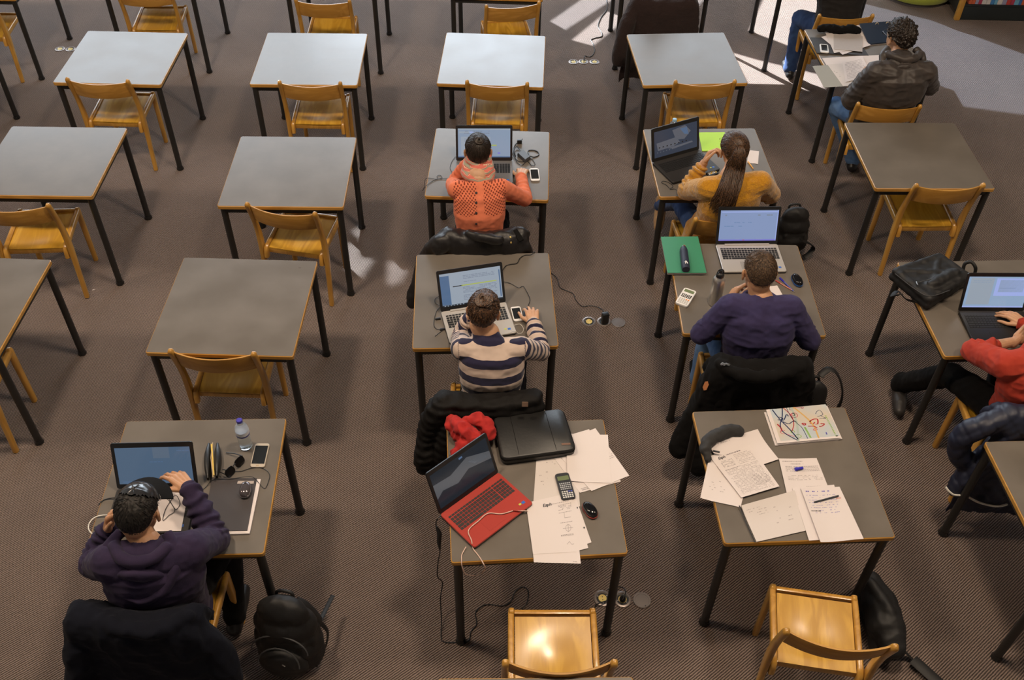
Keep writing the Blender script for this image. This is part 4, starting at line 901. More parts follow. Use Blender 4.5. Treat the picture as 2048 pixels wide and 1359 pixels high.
cable('power_cable', 'black power cable hanging beside the red-laptop table and trailing over the carpet', 'cable', [(882, 1030, Z+.01), (876, 1036, Z+.004), (872, 1044, Z-.02), (873, 1058, Z-.06), (878, 1075, Z-.12), (880, 1100, Z-.18), (876, 1125, .42), (875, 1152, .30), (885, 1165, .22), (881, 1195, .12), (883, 1240, .03), (882, 1275, .004), (890, 1283, .004), (910, 1284, .004), (936, 1282, .004), (942, 1262, .004), (953, 1248, .004), (951, 1225, .004), (962, 1212, .004), (980, 1208, .004), (1004, 1211, .004), (1021, 1203, .004), (1031, 1182, .004), (1046, 1173, .004), (1057, 1182, .004), (1054, 1205, .004), (1046, 1222, .004), (1090, 1250, .004), (1160, 1240, .004), (1186, 1222, .004), (1192, 1209, .02), (1206, 1203, .03), (1212, 1201, .02)], .003, blackp)
p0, p1 = at(873, 1052, Z-.04), at(880, 1098, Z-.17)
tubething('cable_tie_bundle', 'black bundled cable length hanging at the left of the red laptop', 'cable', [p0, p0.lerp(p1, .3)+Vector((.008, 0, 0)), p0.lerp(p1, .7), p1], 0, blackp, radii=[.004, .012, .010, .004], seg=8)
cable('power_cable', 'black cable running up from the floor sockets by the dark fleece jacket', 'cable', [(1168, 123, .01), (1169, 112, .03), (1173, 113, .004), (1182, 113, .004), (1189, 103, .004), (1187, 90, .004), (1182, 80, .004), (1190, 76, .004), (1203, 73, .004), (1203, 65, .004), (1196, 52, .004), (1202, 35, .004), (1213, 20, .004), (1214, 5, .004), (1209, -12, .004)], .004, blackp)
# sunglasses
A = at(470, 934, Z+.016); t = thing('sunglasses', 'black sunglasses between the leather case and the water bottle', 'sunglasses', (A.x, A.y, Z+.001), math.radians(62))
for s in (-1, 1):
    bm = bmesh.new(); R = Matrix.Translation((s*.034, 0, .020)) @ Matrix.Rotation(math.radians(62), 4, 'X')
    prism(bm, [(x, y) for x, y in rrect(.056, .042, .017, 4)], -.002, .002, mat=R); obj('lens', bm, blackg, t)
    bm = bmesh.new(); tube(bm, [(s*.062, .004, .030), (s*.060, .05, .022), (s*.052, .10, .006)], .0028, 6); obj('temple_arm', bm, blackp, t, smooth=60)
bm = bmesh.new(); tube(bm, [(-.010, 0, .030), (0, .002, .034), (.010, 0, .030)], .003, 6); obj('bridge', bm, blackp, t, smooth=60)
# leather pencil case with yellow pencil
A = at(428, 928, Z); t = thing('pencil_case', 'open black leather pencil case with a yellow pencil sticking in it', 'pencil case', (A.x, A.y, Z+.001), math.radians(12))
for s, ll in ((-1, 1.0), (1, .95)):
    bm = bmesh.new()
    rings = []
    for i in range(11):
        q = i/10; y = .105*ll*(1-2*q); r_ = .030*math.sin(PI*min(max(q, .04), .96))**.5
        rings.append([Vector((s*(.016+.004*math.sin(q*PI))+.55*r_*math.cos(a)+s*.004, y, max(.001, .026+r_*math.sin(a)))) for a in [2*PI*k/14 for k in range(14)]])
    loft(bm, rings); obj('case_half', bm, leather_b, t, smooth=60)
bm = bmesh.new(); tube(bm, [(-.004, .085, .046), (.008, -.10, .040)], .0045, 8); obj('pencil', bm, M_((.75, .52, .12), .4, 'yellow_pencil'), t, smooth=40)
bm = bmesh.new(); tube(bm, [(.0, .10, .040), (-.004, 0, .050), (.006, -.11, .040)], .003, 6); obj('zip', bm, gold, t, smooth=60)
# ------------------------------------------------------------------ soft bodies: primitives fused by voxel remesh
def cap_(bm, a, ra, b, rb, seg=14, flat=None):
    a, b = Vector(a), Vector(b); d = b-a; L_ = d.length
    if L_ < 1e-6: d = Vector((0, 0, 1)); L_ = 1e-6
    d = d/L_ if L_ > 1e-6 else Vector((0, 0, 1))
    pts = []; rr = []
    for k in range(4): 
        t = k/4*PI/2; pts.append(a - d*ra*math.cos(t)); rr.append(max(ra*math.sin(t), ra*.05))
    pts.append(a); rr.append(ra); pts.append(a.lerp(b, .5)); rr.append((ra+rb)/2); pts.append(b); rr.append(rb)
    for k in range(3, -1, -1):
        t = k/4*PI/2; pts.append(b + d*rb*math.cos(t)); rr.append(max(rb*math.sin(t), rb*.05))
    tube(bm, pts, rr, seg)
def chain(bm, pts, rr, seg=14):
    for i in range(len(pts)-1): cap_(bm, pts[i], rr[i], pts[i+1], rr[i+1], seg)
def ell(bm, c, r, rot=None, sub=3):
    b2 = bmesh.new(); bmesh.ops.create_icosphere(b2, subdivisions=sub, radius=1)
    bmesh.ops.scale(b2, vec=r, verts=b2.verts)
    m = Matrix.Translation(c)
    if rot is not None: m = m @ rot
    bmesh.ops.transform(b2, matrix=m, verts=b2.verts); merge(bm, b2)
def fuse(bm, voxel, smooth=4, fac=.5):
    bmesh.ops.recalc_face_normals(bm, faces=bm.faces[:])
    me = bpy.data.meshes.new('t'); bm.to_mesh(me); bm.free(); o = bpy.data.objects.new('t', me); C.objects.link(o)
    r = o.modifiers.new('r', 'REMESH'); r.mode = 'VOXEL'; r.voxel_size = voxel; r.use_smooth_shade = True
    if smooth: s = o.modifiers.new('s', 'SMOOTH'); s.factor = fac; s.iterations = smooth
    dg = bpy.context.evaluated_depsgraph_get(); dg.update()
    out = bpy.data.meshes.new_from_object(o.evaluated_get(dg)); bpy.data.objects.remove(o); bpy.data.meshes.remove(me)
    return out
def displace(me, f):
    me.update(); N = [v.normal.copy() for v in me.vertices]
    for v, n in zip(me.vertices, N):
        d = f(v.co, n)
        if d: v.co += n*d
def folds(amp=.004, s=(9, 9, 22), seed=0, amp2=.002):
    def f(p, n):
        q = Vector((p.x*s[0]+seed*7.3, p.y*s[1], p.z*s[2]))
        a = noise.noise(q); b = noise.noise(Vector((p.x*38+seed, p.y*38, p.z*38)))
        r = 1-abs(a)*2.2
        return amp*(r*.8-.2) + amp2*b
    return f
def mesh_obj(name, me, m, parent=None, o=None):
    me.name = name
    if o is not None:
        for v in me.vertices: v.co -= o
    me.materials.clear()
    for mm in (m if isinstance(m, (list, tuple)) else [m]): me.materials.append(mm)
    for p in me.polygons: p.use_smooth = True
    ob = bpy.data.objects.new(name, me); C.objects.link(ob)
    if parent: ob.parent = parent
    return ob
def soft(name, build, m, voxel=.006, smooth=4, disp=None, parent=None, o=None, loc=False):
    bm = bmesh.new(); build(bm); me = fuse(bm, voxel, smooth)
    if disp: displace(me, disp)
    ob = mesh_obj(name, me, m, parent, o)
    if loc: ob.location = o
    return ob

def skin_mat(c, name): 
    m = M_(c, .5, name, noise_c=(tuple(x*.86 for x in c), 30, 3), spec=.4); b = m.node_tree.nodes['Principled BSDF']
    b.inputs['Subsurface Weight'].default_value = .12; b.inputs['Subsurface Radius'].default_value = (.012, .005, .003); return m
skin_l = skin_mat((.60, .34, .20), 'skin'); skin_t = skin_mat((.54, .29, .16), 'skin_tan')
def hair_mat(c0, c1, name, rough=.42):
    m = M_(c0, rough, name, spec=.5); nt = m.node_tree; b = nt.nodes['Principled BSDF']; N = nt.nodes.new; L = nt.links.new
    tc = N('ShaderNodeTexCoord'); n = N('ShaderNodeTexNoise'); n.inputs['Scale'].default_value = 130; n.inputs['Detail'].default_value = 4
    L(tc.outputs['Object'], n.inputs['Vector']); r = N('ShaderNodeValToRGB'); r.color_ramp.elements[0].position = .38; r.color_ramp.elements[1].position = .66
    r.color_ramp.elements[0].color = (*c0, 1); r.color_ramp.elements[1].color = (*c1, 1); L(n.outputs['Fac'], r.inputs['Fac']); L(r.outputs['Color'], b.inputs['Base Color'])
    bp = N('ShaderNodeBump'); bp.inputs['Strength'].default_value = .5; bp.inputs['Distance'].default_value = .002; L(n.outputs['Fac'], bp.inputs['Height']); L(bp.outputs['Normal'], b.inputs['Normal'])
    return m
hair_dk = hair_mat((.010, .007, .005), (.035, .020, .012), 'hair_dark'); hair_br = hair_mat((.015, .008, .005), (.125, .060, .027), 'hair_brown')
hair_md = hair_mat((.030, .017, .009), (.13, .075, .038), 'hair_midbrown', .6); hair_bk = hair_mat((.004, .0035, .003), (.016, .011, .008), 'hair_black', .65)
eye_w = M_((.8, .78, .75), .2, 'eye_white')

def hand(bm, Wp, knuck, up, side, curl=(.5, .5, .5, .5), spread=.14, thumb=.5, k=1.0):
    """hand added to bm. Wp wrist, knuck direction wrist->knuckles, up = back of the hand, side=+1 right hand (thumb to the left of the direction when the back is up)"""
    f = Vector(knuck).normalized(); up = Vector(up); up = (up - f*up.dot(f)).normalized(); r = f.cross(up)     # r points to the right of the hand
    t_ = -r*side                                             # towards the thumb side
    P = lambda a, b, c: Wp + (f*a + t_*b + up*c)*k
    # palm
    cap_(bm, P(-.03, 0, 0), .026*k, P(.01, 0, 0), .026*k)
    for b, e in ((.028, .082), (.010, .088), (-.010, .085), (-.028, .076)):
        cap_(bm, P(.012, b*.62, 0), .0165*k, P(e, b, .002), .0125*k, 10)
    cap_(bm, P(.012, .018, -.006), .018*k, P(.045, .034, -.010), .014*k, 10)      # ball of the thumb
    L_ = [(.042, .026, .020), (.046, .030, .021), (.043, .028, .020), (.034, .021, .018)]
    for i, (b, e) in enumerate(((.029, .084), (.0098, .090), (-.0098, .087), (-.029, .078))):
        cu = curl[i]; ang = 0.10; s = spread*(1.5-i)/1.5
        d0 = (f*math.cos(s) + t_*math.sin(s)).normalized()
        p = P(e, b, .001); r_ = (.0098, .0088, .0080, .0072); 
        for j in range(3):
            ang += cu*(.75 if j == 0 else 1.0)
            d = d0*math.cos(ang) - up*math.sin(ang)
            q = p + d*L_[i][j]*k
            cap_(bm, p, r_[j]*k, q, r_[j+1]*k, 8); p = q
    # thumb leaves the side of the palm near its base
    p = P(.030, .034, -.008); a = .75-.35*thumb
    d = (f*math.cos(a) + t_*math.sin(a) - up*.25).normalized(); q = p + d*.038*k; cap_(bm, p, .0135*k, q, .011*k, 8)
    d2 = (f*math.cos(a-.35) + t_*math.sin(a-.35) - up*.3*thumb).normalized(); q2 = q + d2*.030*k; cap_(bm, q, .011*k, q2, .0092*k, 8)
    q3 = q2 + (d2 - up*.15).normalized()*.018*k; cap_(bm, q2, .0095*k, q3, .0078*k, 8)
V3 = Vector((0, 0, .02))
def HM(c, yaw, pitch, roll):
    """head frame: y towards the face, z crown. yaw + turns to the left, pitch + looks down"""
    return Matrix.Translation(c) @ Matrix.Rotation(math.radians(yaw), 4, 'Z') @ Matrix.Rotation(math.radians(-pitch), 4, 'X') @ Matrix.Rotation(math.radians(roll), 4, 'Y')
def head_prims(bm, M, k=1.0):
    r = M.to_3x3().to_4x4(); T = lambda x, y, z: M @ Vector((x*k, y*k, z*k)); S = lambda *a: tuple(v*k for v in a)
    ell(bm, T(0, -.008, .022), S(.075, .094, .088), r); ell(bm, T(0, .030, -.030), S(.060, .062, .075), r)
    ell(bm, T(0, .052, -.082), S(.030, .030, .024), r); ell(bm, T(0, .012, -.060), S(.056, .060, .045), r)
    cap_(bm, T(0, .085, .012), .007*k, T(0, .108, -.026), .013*k, 8); ell(bm, T(-.010, .099, -.028), S(.008, .008, .007), r); ell(bm, T(.010, .099, -.028), S(.008, .008, .007), r)
    ell(bm, T(0, .090, -.052), S(.022, .008, .006), r); ell(bm, T(0, .088, -.062), S(.019, .008, .006), r)
    for s in (-1, 1):
        ell(bm, T(s*.030, .078, .022), S(.020, .012, .007), r)
        er = r @ Matrix.Rotation(s*math.radians(22), 4, 'Z')
        ell(bm, T(s*.079, -.004, -.008), S(.008, .019, .031), er); ell(bm, T(s*.084, -.012, .004), S(.007, .011, .020), er); ell(bm, T(s*.078, .002, -.034), S(.007, .009, .011), r)
    ell(bm, T(0, -.055, -.035), S(.050, .040, .050), r)
def person(label, J, head, skin, k=1.0, hands=None, fore_bare=()):
    """J joints: P pelvis, N neck base, SL SR EL ER WL WR, hipL.. KL KR AL AR (ankle), FL FR toe points; head (centre, yaw, pitch, roll)"""
    M = HM(*head); o = Vector((J['P'].x, J['P'].y, 0)); J['M'] = M; J['o'] = o
    J['x'] = (J['SR']-J['SL']).normalized()
    base = M @ Vector((0, -.03, -.075))*1.0
    bm = bmesh.new(); head_prims(bm, M, k); N_ = J['N']
    cap_(bm, N_+(base-N_)*-.3, .060, base+(base-N_)*.25, .054)
    m1 = fuse(bm, .0036, 3, .45)
    bm = bmesh.new()
    for s in ('L', 'R'):
        W_, E_2 = J['W'+s], J['E'+s]
        cap_(bm, E_2.lerp(W_, .08), .036, E_2.lerp(W_, .40), .035); cap_(bm, E_2.lerp(W_, .40), .035, W_, .0245)
        hd = hands[s] if hands else dict()
        f = hd.get('dir', (W_-E_2)); up = hd.get('up', Vector((0, 0, 1)))
        hand(bm, W_+Vector(f).normalized()*.012, f, up, 1 if s == 'R' else -1, hd.get('curl', (.35, .35, .38, .42)), hd.get('spread', .14), hd.get('thumb', .5), hd.get('k', k))
    m2 = fuse(bm, .0027, 2, .4)
    bm = bmesh.new(); P = J['P']
    ell(bm, P, (.15, .11, .10)); chain(bm, [P, (P+N_)/2+Vector((0, -.02, 0)), N_], [.10, .105, .07])
    cap_(bm, J['SL'], .045, J['SR'], .045)
    for s in ('L', 'R'):
        chain(bm, [J['S'+s], J['E'+s], J['E'+s].lerp(J['W'+s], .45)], [.045, .036, .034]); chain(bm, [P+J['x']*(.08 if s == 'R' else -.08), J['K'+s], J['A'+s]], [.07, .05, .024])
        cap_(bm, J['A'+s]-V3, .024, J['A'+s].lerp(J['F'+s], .7)-V3*1.5, .016)
    m3 = fuse(bm, .012, 2)
    bm = bmesh.new()
    for me in (m3, m1, m2): bm.from_mesh(me); bpy.data.meshes.remove(me)
    me = bpy.data.meshes.new('person'); bm.to_mesh(me); bm.free()
    ob = mesh_obj('person', me, skin, None, o); ob.location = o
    tag(ob, label, 'person')
    for s in (-1, 1):
        b2 = bmesh.new(); c = M @ Vector((s*.030*k, .080*k, .006*k)); bmesh.ops.create_uvsphere(b2, u_segments=12, v_segments=8, radius=.0125*k); bmesh.ops.translate(b2, vec=c-o, verts=b2.verts)
        obj('eye', b2, eye_w, ob, smooth=90)
    return ob
def torso_loft(bm, J, w, d, bottom=0.0, off=0.0, back=None):
    """garment trunk from the hips to the neck; w, d lists of half widths / depths at 6 stations"""
    P, N_ = J['P'], J['N']; mid = (J['SL']+J['SR'])/2
    hx = J.get('hx', J['x']); xs = J['x']
    hx = Vector((hx.x, hx.y, 0)).normalized()
    lean = N_-P; st = [P+Vector((0, 0, -.09-bottom)), P+Vector((0, 0, .02)), P.lerp(mid, .35), P.lerp(mid, .68), P.lerp(mid, .93), mid+(N_-mid)*.55, N_+(N_-mid)*.2]
    fw = Vector((-hx.y, hx.x, 0))
    bend = [0, -.012, -.028, -.030, -.012, 0, 0]
    rings = []
    for i, c in enumerate(st):
        x = hx.lerp(xs, min(1, i/4)).normalized()
        t = (st[min(i+1, 6)]-st[max(i-1, 0)]).normalized(); y = t.cross(x).normalized()
        c = c + fw*bend[i]
        ring = []
        for q in range(24):
            a = 2*PI*q/24; cx, sy = math.cos(a), math.sin(a)
            ring.append(c + x*w[i]*math.copysign(abs(cx)**.85, cx) + y*d[i]*math.copysign(abs(sy)**.85, sy))
        rings.append(ring)
    loft(bm, rings)
W_F = [.165, .160, .140, .158, .155, .085, .060]; D_F = [.125, .115, .100, .112, .095, .070, .052]
W_M = [.175, .172, .170, .192, .185, .100, .068]; D_M = [.130, .125, .118, .125, .108, .080, .060]
def top(name, J, m, w, d, r=(.062, .050, .038), parent=None, disp=None, wr=(1, 1), voxel=.0055, smooth=5, fold=.0035, seed=1, bottom=0.0, extra=None, cuffs=True, sleeve_bump=.004):
    o = J['o']
    def build(bm):
        torso_loft(bm, J, w, d, bottom)
        mid = (J['SL']+J['SR'])/2
        for s, e in (('L', wr[0]), ('R', wr[1])):
            S, E_2, W_ = J['S'+s], J['E'+s], J['W'+s]
            cap_(bm, mid.lerp(S, .45)+Vector((0, 0, -.02)), r[0]*1.25, S, r[0]*1.05)
            cap_(bm, S, r[0]*1.05, S.lerp(E_2, .5), (r[0]+r[1])/2); cap_(bm, S.lerp(E_2, .5), (r[0]+r[1])/2, E_2, r[1])
            Q = E_2.lerp(W_, e); cap_(bm, E_2, r[1], E_2.lerp(Q, .55), r[1]*.55+r[2]*.45); cap_(bm, E_2.lerp(Q, .55), r[1]*.55+r[2]*.45, Q, r[2])
        if extra: extra(bm)
    ff = folds(fold, seed=seed)
    def f(p, n):
        v = ff(p, n)
        for s in ('L', 'R'):
            E_2, W_ = J['E'+s], J['W'+s]; ax = (W_-E_2); t = (p-E_2).dot(ax)/ax.length_squared
            near = ((p-E_2)-ax*max(0, min(1, t))).length
            if near < .09 and 0.0 < t < 1.1: v += sleeve_bump*math.sin(t*34+noise.noise(p*14)*4)
        return v
    return soft(name, build, m, voxel, smooth, disp or f, parent, o)
def trousers(J, m, parent, r=(.088, .066, .050), voxel=.008, name='trousers', seed=3):
    def build(bm):
        P = J['P']; x = Vector((J['x'].x, J['x'].y, 0)).normalized()
        ell(bm, P+Vector((0, 0, -.01)), (.165, .125, .105))
        for s, sg in (('L', -1), ('R', 1)):
            H = P + x*sg*.085; chain(bm, [H, J['K'+s], J['A'+s]+Vector((0, 0, .01))], list(r))
            cap_(bm, J['A'+s]+Vector((0, 0, .03)), r[2], J['A'+s], r[2]*1.1)
    return soft(name, build, m, voxel, 5, folds(.005, s=(14, 14, 14), seed=seed), parent, J['o'])
def shoes(J, m, parent, k=1.0, sole=None, name='shoe', hi=False):
    for s in ('L', 'R'):
        A, F = J['A'+s], J['F'+s]; d = (F-A); d.z = 0; d = d.normalized() if d.length > 1e-4 else Vector((0, 1, 0)); c = Vector((A.x, A.y, 0)); zz = max(0, A.z-.09)
        def build(bm):
            b = lambda a, z: c + d*a + Vector((0, 0, z+zz))
            cap_(bm, b(-.045, .045), .040*k, b(.02, .050), .042*k); cap_(bm, b(.02, .045), .042*k, b(.12, .040), .040*k); cap_(bm, b(.12, .040), .040*k, b(.175, .033), .032*k)
            cap_(bm, b(-.02, .06), .043*k, A + Vector((0, 0, .05 if hi else .02)), .045*k)
        soft(name, build, m, .007, 3, None, parent, J['o'])
    return
def hair_shell(M, k, m, parent, o, line=(.30, -.10, -.72), thick=1.06, amp=.004, sc_=22, name='hair', strands=0, whorl=(0, -.35, .9), ln=.05, rad=.0016, seed=1, flow=None, puff=(1, 1, 1), parts=None, width=1.0):
    """hair: shell over the cranium cut along a hairline + strands laid along it"""
    bm = bmesh.new(); bmesh.ops.create_icosphere(bm, subdivisions=6, radius=1)
    R0 = Vector((.078, .098, .092))*k
    def lim(v):      # how far inside the hairline the direction v is
        front, side, back = line
        if v.y > .15: a = front + .0; t = min(1, (v.y-.15)/.5); L_ = side*(1-t)+a*t
        elif v.y > -.25: L_ = side
        else: t = min(1, (-v.y-.25)/.5); L_ = side*(1-t)+back*t
        return v.z - L_
    dele = []
    for v in bm.verts:
        n = v.co.normalized(); e = lim(n)
        if e < 0: dele.append(v)
        f = min(1, max(0, e/.22)); nz = noise.noise(n*sc_*.25+Vector((seed, 0, 0)))*amp*2.2 + noise.noise(Vector((n.x*sc_, n.y*sc_*.4, n.z*sc_)))*amp
        rr = R0*(1+(thick-1)*f)
        v.co = Vector((n.x*rr.x*puff[0], n.y*rr.y*puff[1]-.008*k, n.z*rr.z*puff[2]+.022*k)) + n*nz*f
    bmesh.ops.delete(bm, geom=dele, context='VERTS')
    bmesh.ops.transform(bm, matrix=Matrix.Translation(-o) @ M, verts=bm.verts)
    rs = random.Random(seed); Wv = Vector(whorl).normalized()
    for i in range(strands):
        while True:
            n = Vector((rs.gauss(0, 1), rs.gauss(0, 1), rs.gauss(0, 1))).normalized()
            if lim(n) > .05: break
        pts = []; q = n.copy(); step = ln/6/.09; tw = rs.uniform(-.35, .35)
        for j in range(7):
            e = lim(q)
            rr = R0*(thick+.015+ (.02*rs.random() if j > 3 else 0))
            pts.append(Vector((q.x*rr.x*puff[0], q.y*rr.y*puff[1]-.008*k, q.z*rr.z*puff[2]+.022*k)))
            dirn = (q-Wv*q.dot(Wv)) if flow is None else flow(q)
            if dirn.length < 1e-3: dirn = Vector((1, 0, 0))
            dirn = (dirn.normalized() + dirn.normalized().cross(q)*tw); q = (q+dirn*step).normalized()
            if lim(q) < 0: break
        if len(pts) > 2:
            n_ = len(pts); tube(bm, [(Matrix.Translation(-o) @ M) @ p for p in pts], [rad*(1-.75*abs(2*a/(n_-1)-1)**2) for a in range(n_)], 4, caps=False)
    if parts: parts(bm)
    me = bpy.data.meshes.new(name); bm.to_mesh(me); bm.free(); me.materials.append(m)
    for p in me.polygons: p.use_smooth = True
    ob = bpy.data.objects.new(name, me); C.objects.link(ob); ob.parent = parent; return ob
def strand_bundle(bm, starts, path, n, rad, seed, spread, wave=.0):
    """wavy tubes following path; path list of points, spread list of radii"""
    rs = random.Random(seed); sp = spline(path, 5); m_ = len(sp)
    for i in range(n):
        a = rs.uniform(0, 2*PI); q = math.sqrt(rs.random()); ph = rs.uniform(0, 6.28); L_ = rs.uniform(.72, 1.0)
        pts = []; fr = frames(sp)
        for j, (p, x, y) in enumerate(fr):
            t = j/(m_-1)
            if t > L_: break
            s = spread[0]+(spread[1]-spread[0])*min(1, t*2.2) if t < .45 else spread[1]+(spread[2]-spread[1])*(t-.45)/.55
            w_ = wave*math.sin(t*11+ph)*t
            pts.append(p + x*(math.cos(a)*q*s+w_) + y*(math.sin(a)*q*s*.7+w_*.5))
        if len(pts) > 2: tube(bm, pts, [rad*(1 if k < len(pts)*.7 else 1-.8*(k/len(pts)-.7)/.3) for k in range(len(pts))], 4, caps=False)
# ------------------------------------------------------------------ cloth materials
def cloth(c, name, rough=.9, sheen=.06, bs=220, bstr=.35, bd=.0015, c2=None, cs=18):
    return M_(c, rough, name, sheen=sheen, spec=.14, bump=(bs, bstr, bd), noise_c=((c2 or tuple(x*.8 for x in c)), cs, 4, .2))
coral = cloth((.80, .22, .115), 'coral_knit', bs=260)
def coral_lace():
    """the knit with small round eyelets over the shoulders"""
    m = cloth((.80, .22, .115), 'coral_openwork'); nt = m.node_tree; b = nt.nodes['Principled BSDF']; N = nt.nodes.new; L = nt.links.new
    tc = N('ShaderNodeAttribute'); tc.attribute_name = 'luv'; v = N('ShaderNodeTexVoronoi'); v.voronoi_dimensions = '2D'; v.inputs['Scale'].default_value = 70; v.inputs['Randomness'].default_value = .0
    L(tc.outputs['Vector'], v.inputs['Vector'])
    at_ = N('ShaderNodeAttribute'); at_.attribute_name = 'lace'
    lt = N('ShaderNodeMath'); lt.operation = 'LESS_THAN'; lt.inputs[1].default_value = .33; L(v.outputs['Distance'], lt.inputs[0])
    g = N('ShaderNodeMath'); g.operation = 'GREATER_THAN'; g.inputs[1].default_value = .5; L(at_.outputs['Fac'], g.inputs[0])
    mu = N('ShaderNodeMath'); mu.operation = 'MULTIPLY'; L(lt.outputs[0], mu.inputs[0]); L(g.outputs[0], mu.inputs[1])
    mx = N('ShaderNodeMixRGB'); src = b.inputs['Base Color'].links[0].from_socket; L(src, mx.inputs['Color1']); mx.inputs['Color2'].default_value = (.22, .045, .025, 1); L(mu.outputs[0], mx.inputs['Fac']); L(mx.outputs[0], b.inputs['Base Color'])
    return m
def stripe_mat():
    m = M_((.55, .44, .37), .85, 'striped_jersey', sheen=.2, spec=.2); nt = m.node_tree; b = nt.nodes['Principled BSDF']; N = nt.nodes.new; L = nt.links.new
    a = N('ShaderNodeAttribute'); a.attribute_name = 'band'; w_ = N('ShaderNodeMath'); w_.operation = 'FRACT'; L(a.outputs['Fac'], w_.inputs[0])
    g = N('ShaderNodeMath'); g.operation = 'GREATER_THAN'; g.inputs[1].default_value = .54; L(w_.outputs[0], g.inputs[0])
    mx = N('ShaderNodeMixRGB'); mx.inputs['Color1'].default_value = (.56, .44, .37, 1); mx.inputs['Color2'].default_value = (.018, .016, .045, 1); L(g.outputs[0], mx.inputs['Fac']); L(mx.outputs[0], b.inputs['Base Color'])
    return m
mustard_m = M_((.56, .27, .012), .95, 'mustard_boucle', sheen=.5, spec=.15, bump=(150, .8, .006), noise_c=((.40, .17, .010), 90, 3, .25))
navy_knit = cloth((.045, .038, .105), 'navy_sweatshirt', c2=(.035, .028, .075)); plum = cloth((.035, .024, .055), 'plum_hoodie', c2=(.025, .018, .045))
black_cloth = cloth((.0065, .006, .006), 'black_cloth', sheen=.02); darknavy = cloth((.006, .007, .013), 'dark_navy_cloth', sheen=.02)
denim = cloth((.075, .155, .33), 'denim', c2=(.13, .23, .42), bs=400); denim_d = cloth((.022, .045, .13), 'dark_denim', c2=(.035, .07, .17), bs=400)
red_knit = cloth((.42, .050, .028), 'brick_red_jersey', c2=(.36, .036, .022)); jacket_br = M_((.050, .038, .032), .52, 'brown_shell_fabric', sheen=.1, noise_c=((.032, .025, .022), 14, 3))
beige = cloth((.52, .36, .27), 'beige_top'); dkgrey = cloth((.022, .020, .020), 'charcoal_top')
fleece = M_((.020, .009, .008), .95, 'brown_fleece', sheen=.08, bump=(120, .9, .006)); puffy = M_((.0055, .0045, .004), .7, 'black_puffer', sheen=.0, spec=.2, bump=(26, .5, .01))
sheen_b = M_((.010, .0085, .009), .45, 'black_shell', sheen=.0, bump=(14, .4, .01)); quilt = M_((.012, .015, .034), .5, 'navy_quilted', sheen=.0)
scarf_r = cloth((.48, .035, .030), 'red_scarf', c2=(.33, .02, .02)); suede = cloth((.42, .25, .12), 'tan_suede', bs=90); leather_c = M_((.020, .020, .022), .22, 'cap_leather', coat=.4, bump=(30, .2, .003))
V = Vector
def rel(f_deg): a = math.radians(f_deg); return Vector((math.cos(a), math.sin(a), 0)), Vector((-math.sin(a), math.cos(a), 0))
def legs(J, kL, kR, aL, aR, fL=None, fR=None):
    J['KL'], J['KR'], J['AL'], J['AR'] = V(kL), V(kR), V(aL), V(aR)
    J['FL'] = V(fL) if fL else J['AL']+V((0, .14, -.05)); J['FR'] = V(fR) if fR else J['AR']+V((0, .14, -.05))

def hoodshape(bm, c, k=1.0):
    path = [(-.085, .05, .035), (-.125, -.005, .012), (-.125, -.065, -.040), (-.075, -.112, -.105), (0, -.128, -.140), (.075, -.112, -.105), (.125, -.065, -.040), (.125, -.005, .012), (.085, .05, .035)]
    tube(bm, spline([c+V(p)*k for p in path], 4), .021*k, 10)
    tube(bm, spline([c+V(p)*k for p in ((-.10, .0, .025), (-.06, -.055, .028), (0, -.072, .026), (.06, -.055, .028), (.10, .0, .025))], 4), .024*k, 10)
    ell(bm, c+V((0, -.072, -.055))*k, (.098*k, .030*k, .075*k), Matrix.Rotation(.55, 4, 'X'))
# ---- coral cardigan
J = dict(P=V((-.215, 4.735, .56)), N=at(956, 352, 1.03), SL=at(914, 379, .97), SR=at(1003, 376, .97), EL=at(906, 368, .805), ER=at(1050, 398, .80), WL=at(931, 330, .96), WR=at(1042, 354, .795))
legs(J, (-.31, 5.12, .50), (-.10, 5.13, .50), (-.32, 5.05, .09), (-.08, 5.06, .09))
P1 = person('person in a coral cardigan with dark pinned-up hair, striped scarf at the neck', J, (at(956, 303, 1.13), 4, 8, 0), skin_l, .95,
            dict(L=dict(dir=(.25, .35, .9), up=(-.9, .2, .2), curl=(.7, .7, .75, .8)), R=dict(dir=(.10, 1, -.10), up=(0, .1, 1), curl=(.45, .42, .45, .5), spread=.22, k=.95)))
o = J['o']
ob = top('cardigan', J, coral_lace(), [w*1.0 for w in W_F], D_F, (.056, .047, .036), P1, fold=.002, seed=2, sleeve_bump=.0025, bottom=-.02)
la = ob.data.attributes.new('lace', 'FLOAT', 'POINT'); lu = ob.data.attributes.new('luv', 'FLOAT_VECTOR', 'POINT'); mid = (J['SL']+J['SR'])/2; ax = J['P']-mid; al = ax.length
for i, v in enumerate(ob.data.vertices):
    p = v.co+o-mid; t = p.dot(ax)/al; s = p.dot(J['x'])
    lim_ = .115-.25*max(0, .08-abs(s)); lu.data[i].vector = (s*.8+t*.6, t*.8-s*.6, 0); la.data[i].value = 1.0 if (t < lim_ and .022 < abs(s) < .155 and p.y < .06) else 0.0
